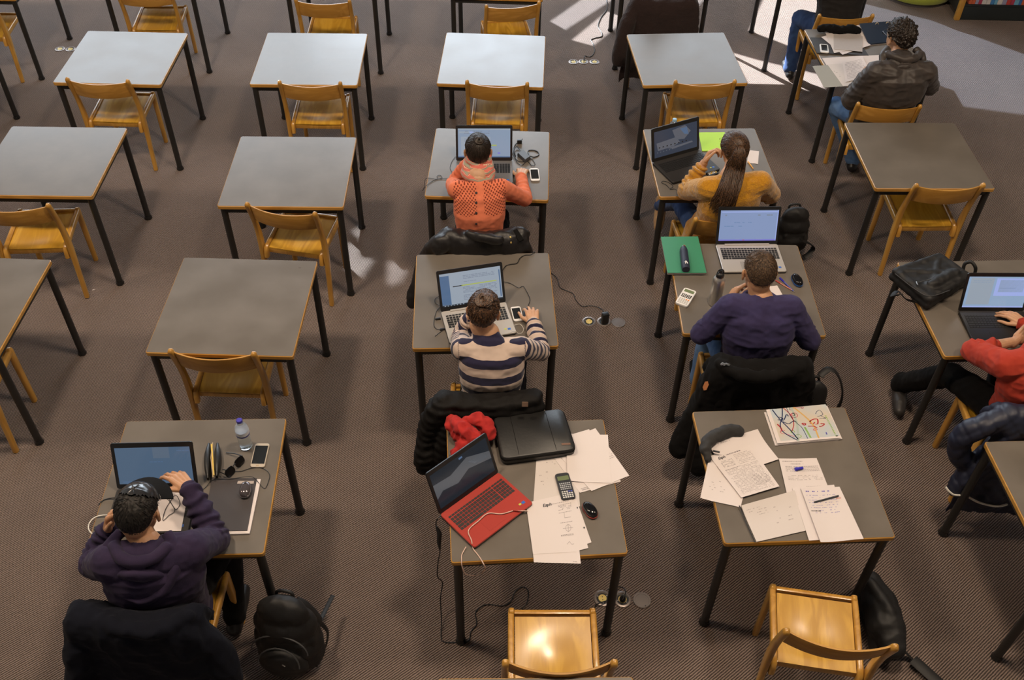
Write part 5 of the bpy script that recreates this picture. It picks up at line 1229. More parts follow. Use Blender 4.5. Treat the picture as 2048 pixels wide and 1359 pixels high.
# buttons down the back
for i in range(4):
    bm = bmesh.new(); px_ = [(952.5, 385.5), (952.5, 405), (952.5, 425.7), (952.5, 447)][i]
    yy = 4.745-.012*i; d = ray(*px_); s_ = None
    # nearest point of the cardigan along the view of that button
    dep = bpy.context.evaluated_depsgraph_get(); dep.update()
    hit = ob.ray_cast(Vector((0, 0, CH))-o, d.normalized())
    if hit[0]:
        q, n = hit[1], hit[2]; Mx = q.to_4d(); R = n.to_track_quat('Z', 'Y').to_matrix().to_4x4(); R.translation = q+n*.001
        lathe(bm, [(.0065, 0), (.0075, .002), (.006, .0035)], 14, mat=R)
        bo = obj('button', bm, inkb, P1, smooth=40)
    else: bm.free()
def buns(bm):
    Mx = Matrix.Translation(-o) @ J['M']
    for i in range(60):
        a = rnd.uniform(0, 6.28); r_ = rnd.uniform(.008, .026)
        c = V((.006, -.062, .098)); pts = [Mx @ (c + V((math.cos(a+t*2.2)*(r_), math.sin(a+t*2.2)*r_, .012*math.sin(t*2+a)+.004))) for t in [j*.35 for j in range(6)]]
        tube(bm, pts, [.0035, .005, .0055, .0055, .005, .003], 5, caps=False)
def toc(q, c=V((.05, -.62, .80))): c = c.normalized(); return c-q*c.dot(q)
hair_shell(J['M'], .97, hair_dk, P1, o, line=(.42, .0, -.86), thick=1.05, amp=.0015, strands=420, ln=.075, rad=.0017, seed=3, flow=toc, parts=buns)
def scarf(bm):
    c = J['N']+V((0, .005, .015)); ax = (J['M'] @ V((0, -.03, -.05))-J['N'])*1.0
    for k_, (rz, rr, th) in enumerate(((0, .074, .022), (.020, .068, .021), (.040, .062, .019), (.058, .058, .016))):
        pts = [c + V((ax.x, ax.y, 0))*(rz/.07) + V((math.cos(a)*rr*1.12, math.sin(a)*rr+.012, rz+.008*math.sin(a*2+k_*2)-.010*math.cos(a+1.57))) for a in [2*PI*i/24 for i in range(25)]]
        tube(bm, pts, th, 10)
scm = M_((.55, .16, .10), .8, 'striped_scarf', sheen=.2, bump=(60, .4, .004)); nt = scm.node_tree; wv = nt.nodes.new('ShaderNodeTexWave'); wv.inputs['Scale'].default_value = 16; wv.inputs['Distortion'].default_value = 5; wv.bands_direction = 'Z'
tc = nt.nodes.new('ShaderNodeTexCoord'); cr = nt.nodes.new('ShaderNodeValToRGB'); cr.color_ramp.interpolation = 'CONSTANT'
els = cr.color_ramp.elements; els[0].color = (.60, .14, .10, 1); els[1].position = .45; els[1].color = (.70, .52, .36, 1)
for p_, c_ in ((.62, (.45, .10, .08, 1)), (.82, (.30, .30, .22, 1))): e = els.new(p_); e.color = c_
nt.links.new(tc.outputs['Object'], wv.inputs['Vector']); nt.links.new(wv.outputs['Fac'], cr.inputs['Fac']); nt.links.new(cr.outputs['Color'], nt.nodes['Principled BSDF'].inputs['Base Color'])
soft('scarf', scarf, scm, .005, 2, folds(.003, seed=4), P1, o)
trousers(J, darknavy, P1); shoes(J, black_cloth, P1)

# ---- striped sweater
J = dict(P=V((-.105, 3.435, .56)), N=at(973, 668, 1.02), SL=at(925, 697, .98), SR=at(1042, 696, .98), EL=at(922, 672, .80), ER=at(1081, 703, .80), WL=at(937, 640, .93), WR=at(1067, 648, .79))
legs(J, (-.20, 3.82, .50), (.02, 3.83, .50), (-.22, 3.78, .09), (.04, 3.78, .09))
P2 = person('person in a navy and cream striped sweater with dark hair pinned in a loose bun', J, (at(967, 622, 1.135), -6, 8, 4), skin_l, .96,
            dict(L=dict(dir=(.35, .25, .9), up=(-.8, .4, .1), curl=(.7, .7, .75, .8)), R=dict(dir=(-.10, 1, .05), up=(0, .05, 1), curl=(.42, .36, .40, .48), spread=.20, thumb=.2)))
o = J['o']
ob = top('sweater', J, stripe_mat(), [w*1.06 for w in W_F], [d*1.04 for d in D_F], (.058, .050, .040), P2, fold=.003, seed=5, voxel=.005, bottom=-.01)
at2 = ob.data.attributes.new('band', 'FLOAT', 'POINT'); mid = (J['SL']+J['SR'])/2; ax = (J['P']-mid); al = ax.length; axn = ax/al
for i, v in enumerate(ob.data.vertices):
    p = v.co+o; t = (p-mid).dot(axn); s = abs((p-mid).dot(J['x'])); val = .62 + t/.088
    for sd in ('L', 'R'):
        S, E2, W2 = J['S'+sd], J['E'+sd], J['W'+sd]
        a1 = E2-S; u1 = (p-S).dot(a1)/a1.length; d1 = ((p-S)-a1.normalized()*max(0, min(a1.length, u1))).length
        a2 = W2-E2; u2 = (p-E2).dot(a2)/a2.length; d2 = ((p-E2)-a2.normalized()*max(0, min(a2.length, u2))).length
        if s > .125 and d2 < .075 and d2 <= d1: val = .15+(a1.length+u2)/.056
        elif s > .165 and d1 < .08: val = .15+u1/.056
    at2.data[i].value = val+10
def buns(bm):
    Mx = Matrix.Translation(-o) @ J['M']
    for i in range(90):
        a = rnd.uniform(0, 6.28); r_ = rnd.uniform(.010, .036)
        c = V((.004, -.058, .106)); w_ = rnd.uniform(-.012, .012)
        pts = [Mx @ (c + V((math.cos(a+t*2.0)*r_+w_, math.sin(a+t*2.0)*r_, .018*math.sin(t*2.5+a)+.002))) for t in [j*.35 for j in range(6)]]
        tube(bm, pts, [.003, .0055, .006, .0065, .005, .0025], 5, caps=False)
hair_shell(J['M'], .98, hair_br, P2, o, line=(.42, .0, -.84), thick=1.06, amp=.003, strands=420, ln=.075, rad=.0019, seed=6, flow=toc, parts=buns)
trousers(J, darknavy, P2); shoes(J, black_cloth, P2)

# ---- mustard sweater, long ponytail
J = dict(P=V((1.275, 4.965, .56)), N=at(1462, 352, 1.03), SL=at(1416, 377, .97), SR=at(1520, 366, .98), EL=at(1374, 381, .80), ER=at(1541, 388, .80), WL=at(1404, 332, .95), WR=V((1.40, 5.12, .79)))
J['hx'] = rel(10)[0]
legs(J, (1.10, 5.34, .50), (1.33, 5.36, .50), (1.135, 5.53, .13), (1.17, 5.26, .13), (1.02, 5.58, .05), (1.10, 5.37, .05)); J['AL'] = at(1322, 412, .21); J['FL'] = J['AL']+V((-.02, -.12, -.02))
P3 = person('person in a mustard fuzzy sweater with a long wavy ponytail, cheek on left hand', J, (at(1468, 300, 1.15), 8, 6, -4), skin_l, .98,
            dict(L=dict(dir=(.45, .35, .85), up=(-.7, .5, .3), curl=(.75, .75, .8, .85), thumb=.9), R=dict(curl=(.4, .4, .4, .4))))
o = J['o']
ob = top('sweater', J, mustard_m, [w*1.18 for w in W_F], [d*1.14 for d in D_F], (.072, .062, .043), P3, fold=.004, seed=8, wr=(.86, 1), sleeve_bump=.006, smooth=4)
def pony(bm):
    Mx = Matrix.Translation(-o) @ J['M']; T = Mx @ V((0, -.088, .062)); NN = J['N']-o
    pth = [Mx @ V((0, -.070, .070)), T+V((0, -.02, .002)), T+V((-.004, -.045, -.045)), T+V((-.012, -.048, -.12)), NN+V((-.03, -.125, -.02)), NN+V((-.055, -.150, -.10)), NN+V((-.085, -.150, -.17))]
    strand_bundle(bm, None, pth, 620, .0027, 11, (.012, .050, .062), .020)
    for p in (1,):
        tube(bm, [T+V((math.cos(a)*.016, 0, math.sin(a)*.016)) for a in [2*PI*i/12 for i in range(13)]], .005, 6)
def toc2(q, c=V((0, -.80, .50))): c = c.normalized(); return c-q*c.dot(q)
hair_shell(J['M'], 1.0, hair_br, P3, o, line=(.42, -.1, -.8), thick=1.08, amp=.003, strands=620, ln=.085, rad=.0020, seed=9, flow=toc2, parts=pony)
def brc(bm):
    W_ = J['EL'].lerp(J['WL'], .93); ax = (J['WL']-J['EL']).normalized(); fr = frames([W_, W_+ax])[0]
    for dd, rr in ((0, .034), (-.012, .036)): tube(bm, [W_+ax*dd+fr[1]*math.cos(a)*rr+fr[2]*math.sin(a)*rr-o for a in [2*PI*i/16 for i in range(17)]], .004, 6)
bm = bmesh.new(); brc(bm); obj('bracelet', bm, gold, P3, smooth=60)
trousers(J, denim_d, P3, (.085, .060, .045)); shoes(J, suede, P3, 1.0, hi=True)

# ---- navy sweatshirt man
J = dict(P=V((1.315, 3.755, .56)), N=at(1520, 597, 1.02), SL=at(1462, 614, .99), SR=at(1580, 617, .99), EL=at(1402, 668, .80), ER=at(1620, 681, .79), WL=V((1.165, 3.93, .86)), WR=V((1.44, 3.985, .79)))
legs(J, (1.17, 4.14, .50), (1.45, 4.15, .50), (1.15, 4.10, .09), (1.47, 4.10, .09))
P4 = person('man in a navy sweatshirt with short brown hair, head bent over his notes', J, (at(1518, 545, 1.135), 2, 13, 0), skin_t, 1.03,
            dict(L=dict(dir=(.5, .6, .5), up=(-.6, .3, .5), curl=(.3, .5, .6, .7)), R=dict(dir=(-.6, .8, 0), curl=(.6, .6, .6, .6))))
o = J['o']
def collar(bm): 
    c = J['N']+V((0, .012, -.006)); tube(bm, [c+V((math.cos(a)*.083, math.sin(a)*.075, -.014*math.sin(a))) for a in [2*PI*i/20 for i in range(21)]], .011, 8)
top('sweatshirt', J, navy_knit, [w*1.02 for w in W_M], D_M, (.070, .058, .040), P4, fold=.004, seed=12, extra=collar)
hair_shell(J['M'], 1.03, hair_md, P4, o, line=(.36, .05, -.66), thick=1.055, amp=.0012, strands=1300, ln=.022, rad=.0012, seed=13, whorl=(.1, -.35, .92), sc_=20)
trousers(J, denim, P4, (.098, .072, .055)); shoes(J, black_cloth, P4)

# ---- capped student
J = dict(P=V((-1.505, 2.235, .56)), N=at(292, 1090, 1.00), SL=at(222, 1124, .98), SR=at(380, 1100, .98), EL=at(188, 1128, .80), ER=at(430, 1078, .81), WL=at(216, 1060, .95), WR=at(381, 980, .93))
legs(J, (-1.62, 2.62, .50), (-1.33, 2.60, .50), (-1.62, 2.60, .09), (-1.33, 2.43, .09))
P5 = person('person in a black cap and dark purple hoodie raising the right hand over a laptop', J, (at(277, 1022, 1.115), -4, 10, 2), skin_t, 1.03,
            dict(L=dict(dir=(.35, .2, .9), up=(-.8, .2, .3), curl=(.6, .6, .65, .7)), R=dict(dir=(-.72, .62, .10), up=(.15, .12, 1), curl=(.40, .48, .55, .62), thumb=.3, spread=.10, k=1.05)))
o = J['o']
def hood(bm): hoodshape(bm, J['N']+V((0, -.030, .018)), 1.10)
top('hoodie', J, plum, [w*1.08 for w in W_M], [d*1.06 for d in D_M], (.078, .064, .044), P5, fold=.005, seed=15, sleeve_bump=.006)
soft('hood', hood, plum, .006, 3, folds(.003, seed=31), P5, o)
hair_shell(J['M'], 1.03, hair_bk, P5, o, line=(.30, .0, -.86), thick=1.05, amp=.002, strands=500, ln=.03, rad=.0016, seed=16)
# cap: crown + brim
bm = bmesh.new(); bmesh.ops.create_uvsphere(bm, u_segments=48, v_segments=32, radius=1)
bmesh.ops.delete(bm, geom=[v for v in bm.verts if v.co.z*.62+v.co.y*.78 < .36], context='VERTS')
for v in bm.verts:
    a = math.atan2(v.co.y, v.co.x); seam = .010*(1-min(1, abs(((a/(PI/3)) % 1)-.5)*2*6 % 1)) if v.co.z < .98 else 0
    v.co = V((v.co.x*.088, v.co.y*.106-.004, v.co.z*.108+.020))*1.03 + v.co.normalized()*(.0015 if abs(((a/(PI/3)) % 1)-.5) > .46 else 0)
lathe(bm, [(.007, .130), (.007, .136), (.003, .138)], 12)
bmesh.ops.transform(bm, matrix=Matrix.Translation(-o) @ J['M'], verts=bm.verts); capo = obj('cap', bm, leather_c, P5, smooth=50)
bm = bmesh.new()
def brim(u, v): a = (u-.5)*2.1; r_ = .098+.062*v*math.cos(a*.55); return V((math.sin(a)*r_*.90, math.cos(a)*r_+.006, .052-.016*v-.030*abs(math.sin(a))**2*1.0))
A1 = grid(bm, 16, 4, lambda u, v: brim(u, v)); A2 = grid(bm, 16, 4, lambda u, v: brim(u, v)-V((0, 0, .004)))
for i in range(16): bm.faces.new((A1[i][4], A1[i+1][4], A2[i+1][4], A2[i][4]))
bmesh.ops.transform(bm, matrix=Matrix.Translation(-o) @ J['M'], verts=bm.verts); obj('cap_brim', bm, black_cloth, capo, smooth=50).matrix_parent_inverse = Matrix()
trousers(J, black_cloth, P5, (.095, .070, .052)); shoes(J, blackp, P5)

# ---- hooded jacket man
J = dict(P=V((2.655, 6.345, .56)), N=at(1797, 116, 1.05), SL=at(1752, 146, 1.0), SR=at(1848, 145, 1.0), EL=at(1702, 200, .74), ER=at(1858, 172, .79), WL=V((2.56, 6.53, .79)), WR=V((2.83, 6.64, .80)))
legs(J, (2.44, 6.60, .50), (2.80, 6.72, .50), (2.50, 6.55, .09), (2.80, 6.65, .09)); J['AL'] = at(1706, 318, .09); J['FL'] = J['AL']+V((.02, .14, -.05))
P6 = person('man in a dark brown hooded jacket with thick curly hair and glasses, seen from behind', J, (at(1799, 74, 1.165), 22, 6, 0), skin_l, 1.02)
o = J['o']
def hood(bm): hoodshape(bm, J['N']+V((.01, -.030, .020)), 1.12)
top('jacket', J, jacket_br, [w*1.16 for w in W_M], [d*1.12 for d in D_M], (.082, .070, .048), P6, fold=.008, seed=18, sleeve_bump=.006, smooth=4)
soft('hood', hood, jacket_br, .006, 3, folds(.006, s=(16, 16, 16), seed=33), P6, o)
hair_shell(J['M'], 1.02, hair_dk, P6, o, line=(.35, -.2, -.75), thick=1.14, amp=.010, strands=1100, ln=.035, rad=.0022, seed=19, sc_=30, puff=(1.04, 1.02, 1.03))
bm = bmesh.new(); Mx = Matrix.Translation(-o) @ J['M']
for s in (-1, 1):
    tube(bm, [Mx @ V((s*.088, -.02, .012)), Mx @ V((s*.086, .05, .016)), Mx @ V((s*.066, .105, .014))], .0022, 6)
    tube(bm, [Mx @ V((s*.034+math.cos(a)*.026, .107, .004+math.sin(a)*.019)) for a in [2*PI*i/14 for i in range(15)]], .0018, 6)
obj('glasses', bm, blackp, P6, smooth=60)
trousers(J, denim, P6, (.095, .072, .055)); shoes(J, blackp, P6)

# ---- person in red, right edge
J = dict(P=V((2.71, 3.47, .56)), N=V((2.66, 3.52, 1.0)), SL=V((2.50, 3.44, .93)), SR=V((2.84, 3.50, .95)), EL=at(1947, 702, .80), ER=V((2.93, 3.70, .80)), WL=at(2030, 682, .85), WR=V((2.80, 3.88, .80)))
legs(J, (2.50, 3.82, .50), (2.80, 3.88, .50), (2.33, 3.98, .10), (2.82, 3.84, .09), (2.27, 4.06, .05))
J['KL'] = V((2.47, 3.80, .48)); J['AL'] = at(1803, 768, .11); J['FL'] = J['AL']+V((-.03, -.12, -.06))
P7 = person('person in a brick red top cut by the right edge, left forearm bare', J, (V((2.70, 3.66, 1.10)), 0, 30, 0), skin_l, 1.0,
            dict(L=dict(dir=(.7, .3, .65), up=(-.2, -.5, .8), curl=(.5, .5, .5, .5)), R=dict()))
top('jersey', J, red_knit, [w*1.05 for w in W_M], D_M, (.074, .062, .050), P7, fold=.006, seed=21, wr=(.42, 1), sleeve_bump=.007)
hair_shell(J['M'], 1.0, hair_md, P7, J['o'], strands=100)
trousers(J, black_cloth, P7, (.098, .072, .058)); shoes(J, M_((.03, .026, .024), .5, 'hiking_shoe', bump=(60, .5, .004)), P7, 1.05)

# ---- two at the top edge
J = dict(P=V((2.66, 7.74, .56)), N=V((2.66, 7.93, 1.06)), SL=V((2.48, 7.88, 1.02)), SR=V((2.84, 7.88, 1.02)), EL=V((2.38, 8.05, .80)), ER=V((2.95, 8.05, .80)), WL=V((2.55, 8.25, .80)), WR=V((2.80, 8.25, .80)))
legs(J, (2.44, 8.02, .50), (2.78, 8.13, .50), (2.42, 7.92, .09), (2.78, 8.05, .09))
P8 = person('person in a black top and jeans at the top edge, seen from behind', J, (V((2.67, 8.02, 1.22)), 0, 20, 0), skin_l, 1.0)
top('sweater', J, dkgrey, [w*1.06 for w in W_M], D_M, parent=P8, seed=23, bottom=.03); hair_shell(J['M'], 1.0, hair_dk, P8, J['o'], strands=100)
trousers(J, denim_d, P8, (.10, .075, .055)); shoes(J, blackp, P8)
J = dict(P=V((1.19, 7.87, .56)), N=V((1.19, 8.00, 1.06)), SL=V((1.03, 7.98, 1.02)), SR=V((1.35, 7.98, 1.02)), EL=V((.95, 8.10, .80)), ER=V((1.43, 8.10, .80)), WL=V((1.08, 8.30, .80)), WR=V((1.32, 8.30, .80)))
legs(J, (1.08, 8.22, .50), (1.30, 8.22, .50), (1.08, 8.15, .09), (1.30, 8.15, .09))
P9 = person('person in a beige top at the top edge, dark fleece hung on the chair behind', J, (V((1.20, 8.13, 1.22)), 0, 20, 0), skin_l, 1.0)
top('shirt', J, beige, W_F, D_F, parent=P9, seed=24); hair_shell(J['M'], 1.0, hair_br, P9, J['o'], strands=100)
trousers(J, darknavy, P9); shoes(J, blackp, P9)
# ------------------------------------------------------------------ coats hung over chair backs
def coat(name, label, ci, m, top_w=.255, low_w=.29, drop=.42, front=.10, thick=.030, sleeves=(), lumps=(), seed=1, fold=.010, voxel=.008, sag=0.0, lift=0.0, cat='coat', disp=None, shift=0.0, puff=0.0):
    Mc = chair_mat(ci); o = Mc @ V((0, -.06, 0)); o.z = 0
    path = [(.030, .80-front), (-.005, .775), (-.030, .822), (-.062, .842), (-.098, .815), (-.118, .72), (-.128, .60), (-.135, .80-drop)]
    sp = spline([(0, a, b) for a, b in path], 3)
    def build(bm):
        rs = random.Random(seed)
        for side, off in ((1, 0), (0, 0)): pass
        def f(u, v, k):
            i = v*(len(sp)-1); a = int(min(i, len(sp)-2)); p = sp[a].lerp(sp[a+1], i-a)
            q = sp[min(a+1, len(sp)-1)]-sp[a]; n = V((0, -q.z, q.y)).normalized()      # outwards
            n = -n if n.dot(V((0, p.y+.06, p.z-.6))) < 0 else n
            w_ = top_w + (low_w-top_w)*max(0, (v-.45)/.55)
            x = (2*u-1)
            curve = -.040*(1-x*x)
            bump = .012*noise.noise(V((u*7+seed, v*5, 0))) + .018*math.sin(x*9+seed)*max(0, v-.4)
            zs_ = -.020*(1-x*x)*(1 if .2 < v < .7 else 0) - .055*max(0, abs(x)-.88)/.12 + lift
            th_ = thick*(1 if v < .5 else max(.35, 1-(v-.5)*3)); bump *= (1 if v < .5 else .45)
            return Mc @ (V((x*w_+shift*v, p.y+curve, p.z+zs_)) + n*(k*th_ + bump))
        A1 = grid(bm, 26, 24, lambda u, v: f(u, v, 1.0)); B1 = grid(bm, 26, 24, lambda u, v: f(u, v, .12))
        nu, nv = 26, 24
        for i in range(nu):
            for j in (0, nv): bm.faces.new((A1[i][j], A1[i+1][j], B1[i+1][j], B1[i][j]))
        for j in range(nv):
            for i in (0, nu): bm.faces.new((A1[i][j], A1[i][j+1], B1[i][j+1], B1[i][j]))
        for pts, rr in sleeves: chain(bm, spline([V(p) for p in pts], 2), [rr[min(len(rr)-1, int(k/2))] for k in range(2*len(pts)-1)])
        for c, r, rot in lumps: ell(bm, c, r, Matrix.Rotation(rot, 4, 'Z'))
    ob = soft(name, build, m, voxel, 3, disp or folds(fold, s=(11, 11, 7), seed=seed, amp2=.003), None, o, loc=True)
    return tag(ob, label, cat), o
A_ = lambda *pts: [at(*p) for p in pts]
ct, o = coat('jacket', 'black rumpled jacket with brass snaps hung behind the coral cardigan', 17, sheen_b, top_w=.265, low_w=.30, drop=.50, thick=.036, seed=2, fold=.012, lift=.0,
     sleeves=[(A_((884, 486, .80), (862, 505, .70), (846, 540, .52), (834, 575, .42), (825, 604, .34)), (.06, .055, .05, .045, .035)), (A_((1028, 472, .82), (1040, 482, .78), (1047, 500, .70), (1052, 530, .55)), (.045, .05, .05, .045)), (A_((938, 468, .86), (965, 474, .87), (1000, 480, .86)), (.022, .028, .022))])
for p in ((1021, 474), (1022, 485)):
    h = ct.ray_cast(Vector((0, 0, CH))-o, ray(*p).normalized())
    if h[0]:
        R = h[2].to_track_quat('Z', 'Y').to_matrix().to_4x4(); R.translation = h[1]; bm = bmesh.new(); lathe(bm, [(.006, 0), (.0065, .002), (.004, .004)], 12, mat=R); obj('snap', bm, brass, ct, smooth=40)
a, b = at(1030, 463, .86)-o, at(1044, 481, .84)-o
bm = bmesh.new(); loft(bm, [[a+V((-.010, 0, .01)), a+V((.012, .012, .012)), a+V((.012, .012, .002)), a+V((-.010, 0, 0))], [b+V((-.016, -.006, .0)), b+V((.010, .010, .004)), b+V((.010, .010, -.006)), b+V((-.016, -.006, -.010))]]); obj('cuff_strap', bm, black_cloth, ct, smooth=60)
ct, o = coat('coat', 'black quilted puffer coat with a hanging sleeve behind the striped sweater', 19, puffy, top_w=.27, low_w=.30, drop=.55, thick=.038, seed=5, fold=.010, lift=.005,
     sleeves=[(A_((890, 812, .80), (868, 836, .72), (858, 872, .60), (852, 905, .52), (850, 930, .44)), (.075, .065, .060, .060, .050)), (A_((900, 850, .70), (890, 890, .58), (888, 930, .44)), (.06, .06, .055)), (A_((905, 800, .83), (970, 804, .84), (1040, 798, .84), (1075, 793, .83)), (.022, .024, .026, .030))], disp=lambda p, n: .006*math.sin(p.z*150+3*noise.noise(p*12))*0.6+.008*noise.noise(p*22))
bm = bmesh.new(); c = at(1050, 808, .90)-o; box(bm, c, (.030, .006, .024), rot=Matrix.Rotation(-.8, 4, 'X'), bev=.002); obj('buckle', bm, M_((.16, .10, .07), .4, 'dull_buckle', metal=.5), ct)
ct, o = coat('coat', 'long black coat with a tan leather tag hung behind the navy sweatshirt', 20, black_cloth, top_w=.26, low_w=.33, drop=.60, thick=.045, seed=7, fold=.012, lift=.0,
     sleeves=[(A_((1440, 738, .80), (1424, 765, .70), (1402, 812, .52), (1378, 860, .35), (1358, 895, .22)), (.060, .065, .065, .065, .060)), (A_((1452, 742, .76), (1430, 800, .55), (1405, 870, .30), (1395, 930, .12)), (.06, .065, .07, .06)), (A_((1440, 726, .86), (1480, 748, .86), (1540, 752, .86), (1600, 732, .86)), (.028, .03, .03, .028))])
h = ct.ray_cast(Vector((0, 0, CH))-o, ray(1412, 771).normalized())
if h[0]:
    R = h[2].to_track_quat('Z', 'Y').to_matrix().to_4x4(); R.translation = h[1]+h[2]*.001; bm = bmesh.new()
    prism(bm, [(0, .030), (.013, .018), (.013, -.018), (0, -.030), (-.013, -.018), (-.013, .018)], 0, .002, mat=R); obj('leather_tag', bm, M_((.55, .22, .09), .5, 'tan_leather'), ct)['label'] = 'tan hexagonal leather tag'
bm = bmesh.new(); c = at(1451, 728, .90)-o
for i in range(7): tube(bm, [c+V((.006*i-.02+math.cos(a)*.006, .004*math.sin(i*2), math.sin(a)*.005+.003*(i % 2))) for a in [2*PI*q/8 for q in range(9)]], .0018, 5)
obj('metal_clasp', bm, steel, ct, smooth=60)
ct, o = coat('coat', 'dark navy parka hung behind the capped student, bottom left', 21, darknavy, top_w=.27, low_w=.33, drop=.62, thick=.050, seed=9, fold=.012,
     sleeves=[(A_((170, 1240, .80), (160, 1290, .70), (158, 1345, .55), (160, 1400, .45)), (.055, .06, .06, .06)), (A_((380, 1245, .80), (408, 1275, .70), (435, 1310, .58), (455, 1350, .45)), (.055, .065, .07, .065)), (A_((168, 1228, .84), (230, 1252, .86), (310, 1262, .86), (372, 1238, .86)), (.030, .032, .034, .035))])
ct, o = coat('fleece_jacket', 'dark brown fleece jacket hung on the chair at the top edge', 16, fleece, top_w=.275, low_w=.32, drop=.62, thick=.040, seed=11, fold=.006,
     sleeves=[(A_((1268, 14, .78), (1256, 45, .68), (1244, 85, .52), (1238, 120, .36)), (.055, .065, .065, .060)), (A_((1285, 40, .66), (1272, 85, .48), (1262, 130, .28)), (.06, .07, .06))])
ct, o = coat('quilted_jacket', 'navy quilted jacket with white hem hung behind the person in red', 22, quilt, top_w=.28, low_w=.33, drop=.66, thick=.050, seed=13, fold=.008,
     sleeves=[(A_((2005, 838, .80), (1962, 852, .76), (1925, 872, .68), (1918, 905, .56), (1930, 925, .48)), (.060, .062, .060, .058, .05)), (A_((2030, 850, .78), (1990, 895, .62), (1950, 935, .48), (1912, 975, .34)), (.06, .062, .060, .050)), (A_((2048, 900, .55), (2010, 950, .40), (1975, 990, .26)), (.08, .085, .08))], disp=lambda p, n: -.004*(abs(math.sin((p.x+p.z)*34))**8+abs(math.sin((p.x-p.z)*34))**8)+.006*noise.noise(p*14))
def px_tube(par, name, pts, r, m, o):
    bm = bmesh.new(); tube(bm, spline([at(*p)-o for p in pts], 5), r, 6); return obj(name, bm, m, par, smooth=60)
px_tube(ct, 'hem', [(1891, 973, .36), (1898, 982, .35), (1908, 989, .34), (1920, 990, .34)], .006, cream_w, o)['label'] = 'white sleeve hem'
px_tube(ct, 'hem', [(1938, 994, .30), (1955, 1003, .30), (1975, 1009, .29), (1996, 1012, .28), (2014, 1008, .27)], .006, cream_w, o)['label'] = 'white bottom hem'
# scarf on the hooded-jacket man's table, red scarf, grey sleeve
def clothpile(name, label, cat, chains, m, lumps=(), seed=1, fold=.008, voxel=.006, flat=None):
    o = V(chains[0][0][0]); o.z = flat if flat is not None else 0
    def build(bm):
        for pts, rr in chains: chain(bm, spline([V(p) for p in pts], 2), [rr[min(len(rr)-1, int(k/2))] for k in range(2*len(pts)-1)])
        for c, r, rot in lumps: ell(bm, c, r, Matrix.Rotation(rot, 4, 'Z'))
        if flat is not None:
            for v in bm.verts: v.co.z = max(v.co.z, flat+.001)
    return tag(soft(name, build, m, voxel, 2, folds(fold, s=(26, 26, 26), seed=seed, amp2=.003), None, o, loc=True), label, cat)
clothpile('scarf', 'black scarf heaped behind the papers on the hooded-jacket man\'s table', 'scarf', [(A_((1642, 57, .79), (1660, 56, .80), (1680, 60, .79), (1700, 57, .80), (1716, 62, .78)), (.028, .035, .030, .032, .025))], black_cloth, flat=.75)
clothpile('scarf', 'red scarf crumpled between the red laptop and the black laptop sleeve', 'scarf',
   [(A_((905, 842, .80), (925, 858, .83), (950, 875, .82), (965, 890, .80)), (.032, .036, .034, .028)), (A_((930, 868, .79), (925, 885, .79), (915, 898, .78), (908, 910, .775)), (.030, .026, .022, .015)),
    (A_((935, 842, .82), (955, 838, .84), (972, 850, .83), (978, 868, .81)), (.026, .034, .036, .030)), (A_((900, 850, .80), (912, 865, .79), (925, 880, .79), (938, 895, .79)), (.022, .026, .026, .022))], scarf_r, seed=3, fold=.012, flat=.751)
clothpile('folded_pouch', 'dark grey folded cloth pouch under the sheets on the strewn table', 'pouch', [(A_((1416, 915, .772), (1411, 898, .785), (1418, 880, .79), (1440, 868, .79), (1462, 860, .79), (1476, 862, .785)), (.020, .030, .034, .034, .032, .030))], M_((.022, .021, .021), .8, 'charcoal_felt', sheen=.05, bump=(60, .4, .003)), seed=6, fold=.004, flat=.751)

# ------------------------------------------------------------------ bags
# laptop sleeve (4 corners on its top surface)
ob, R, H = slab_thing('laptop_sleeve', 'black leather laptop sleeve lying across the back of the red-laptop table', 'laptop sleeve', [(985.5, 832), (1126, 815), (1153, 898), (1003, 918)], Z+.002, Z+.050, leather_b, r=.035, soft=1)
for kk, zz in ((1.003, .030), (1.003, .037)):
    bm = bmesh.new(); ring = R(kk, zz); tube(bm, [V(p) for p in ring]+[V(ring[0])], .0016, 5); obj('zip', bm, black_cloth, ob, smooth=60)
for q in (.24, .74):
    bm = bmesh.new(); P0, P1_, P2_, P3_ = [at(u, v, Z+.052)-ob.location for u, v in [(985.5, 832), (1126, 815), (1153, 898), (1003, 918)]]
    a = P0.lerp(P1_, q); b = P3_.lerp(P2_, q); tube(bm, [a.lerp(b, .06)-V((0, 0, .002)), a.lerp(b, .5)-V((0, 0, .0015)), a.lerp(b, .94)-V((0, 0, .002))], .0012, 5); obj('seam', bm, black_cloth, ob, smooth=60)
bm = bmesh.new(); c = at(1132, 887.5, Z+.052)-ob.location; Mx = frame_xy(c, (1, .10, 0)); box(bm, (0, 0, 0), (.043, .012, .002), mat=Mx); pl = obj('metal_plate', bm, M_((.34, .20, .14), .35, 'bronze_plate', metal=.6), ob); pl['label'] = 'small bronze plate'
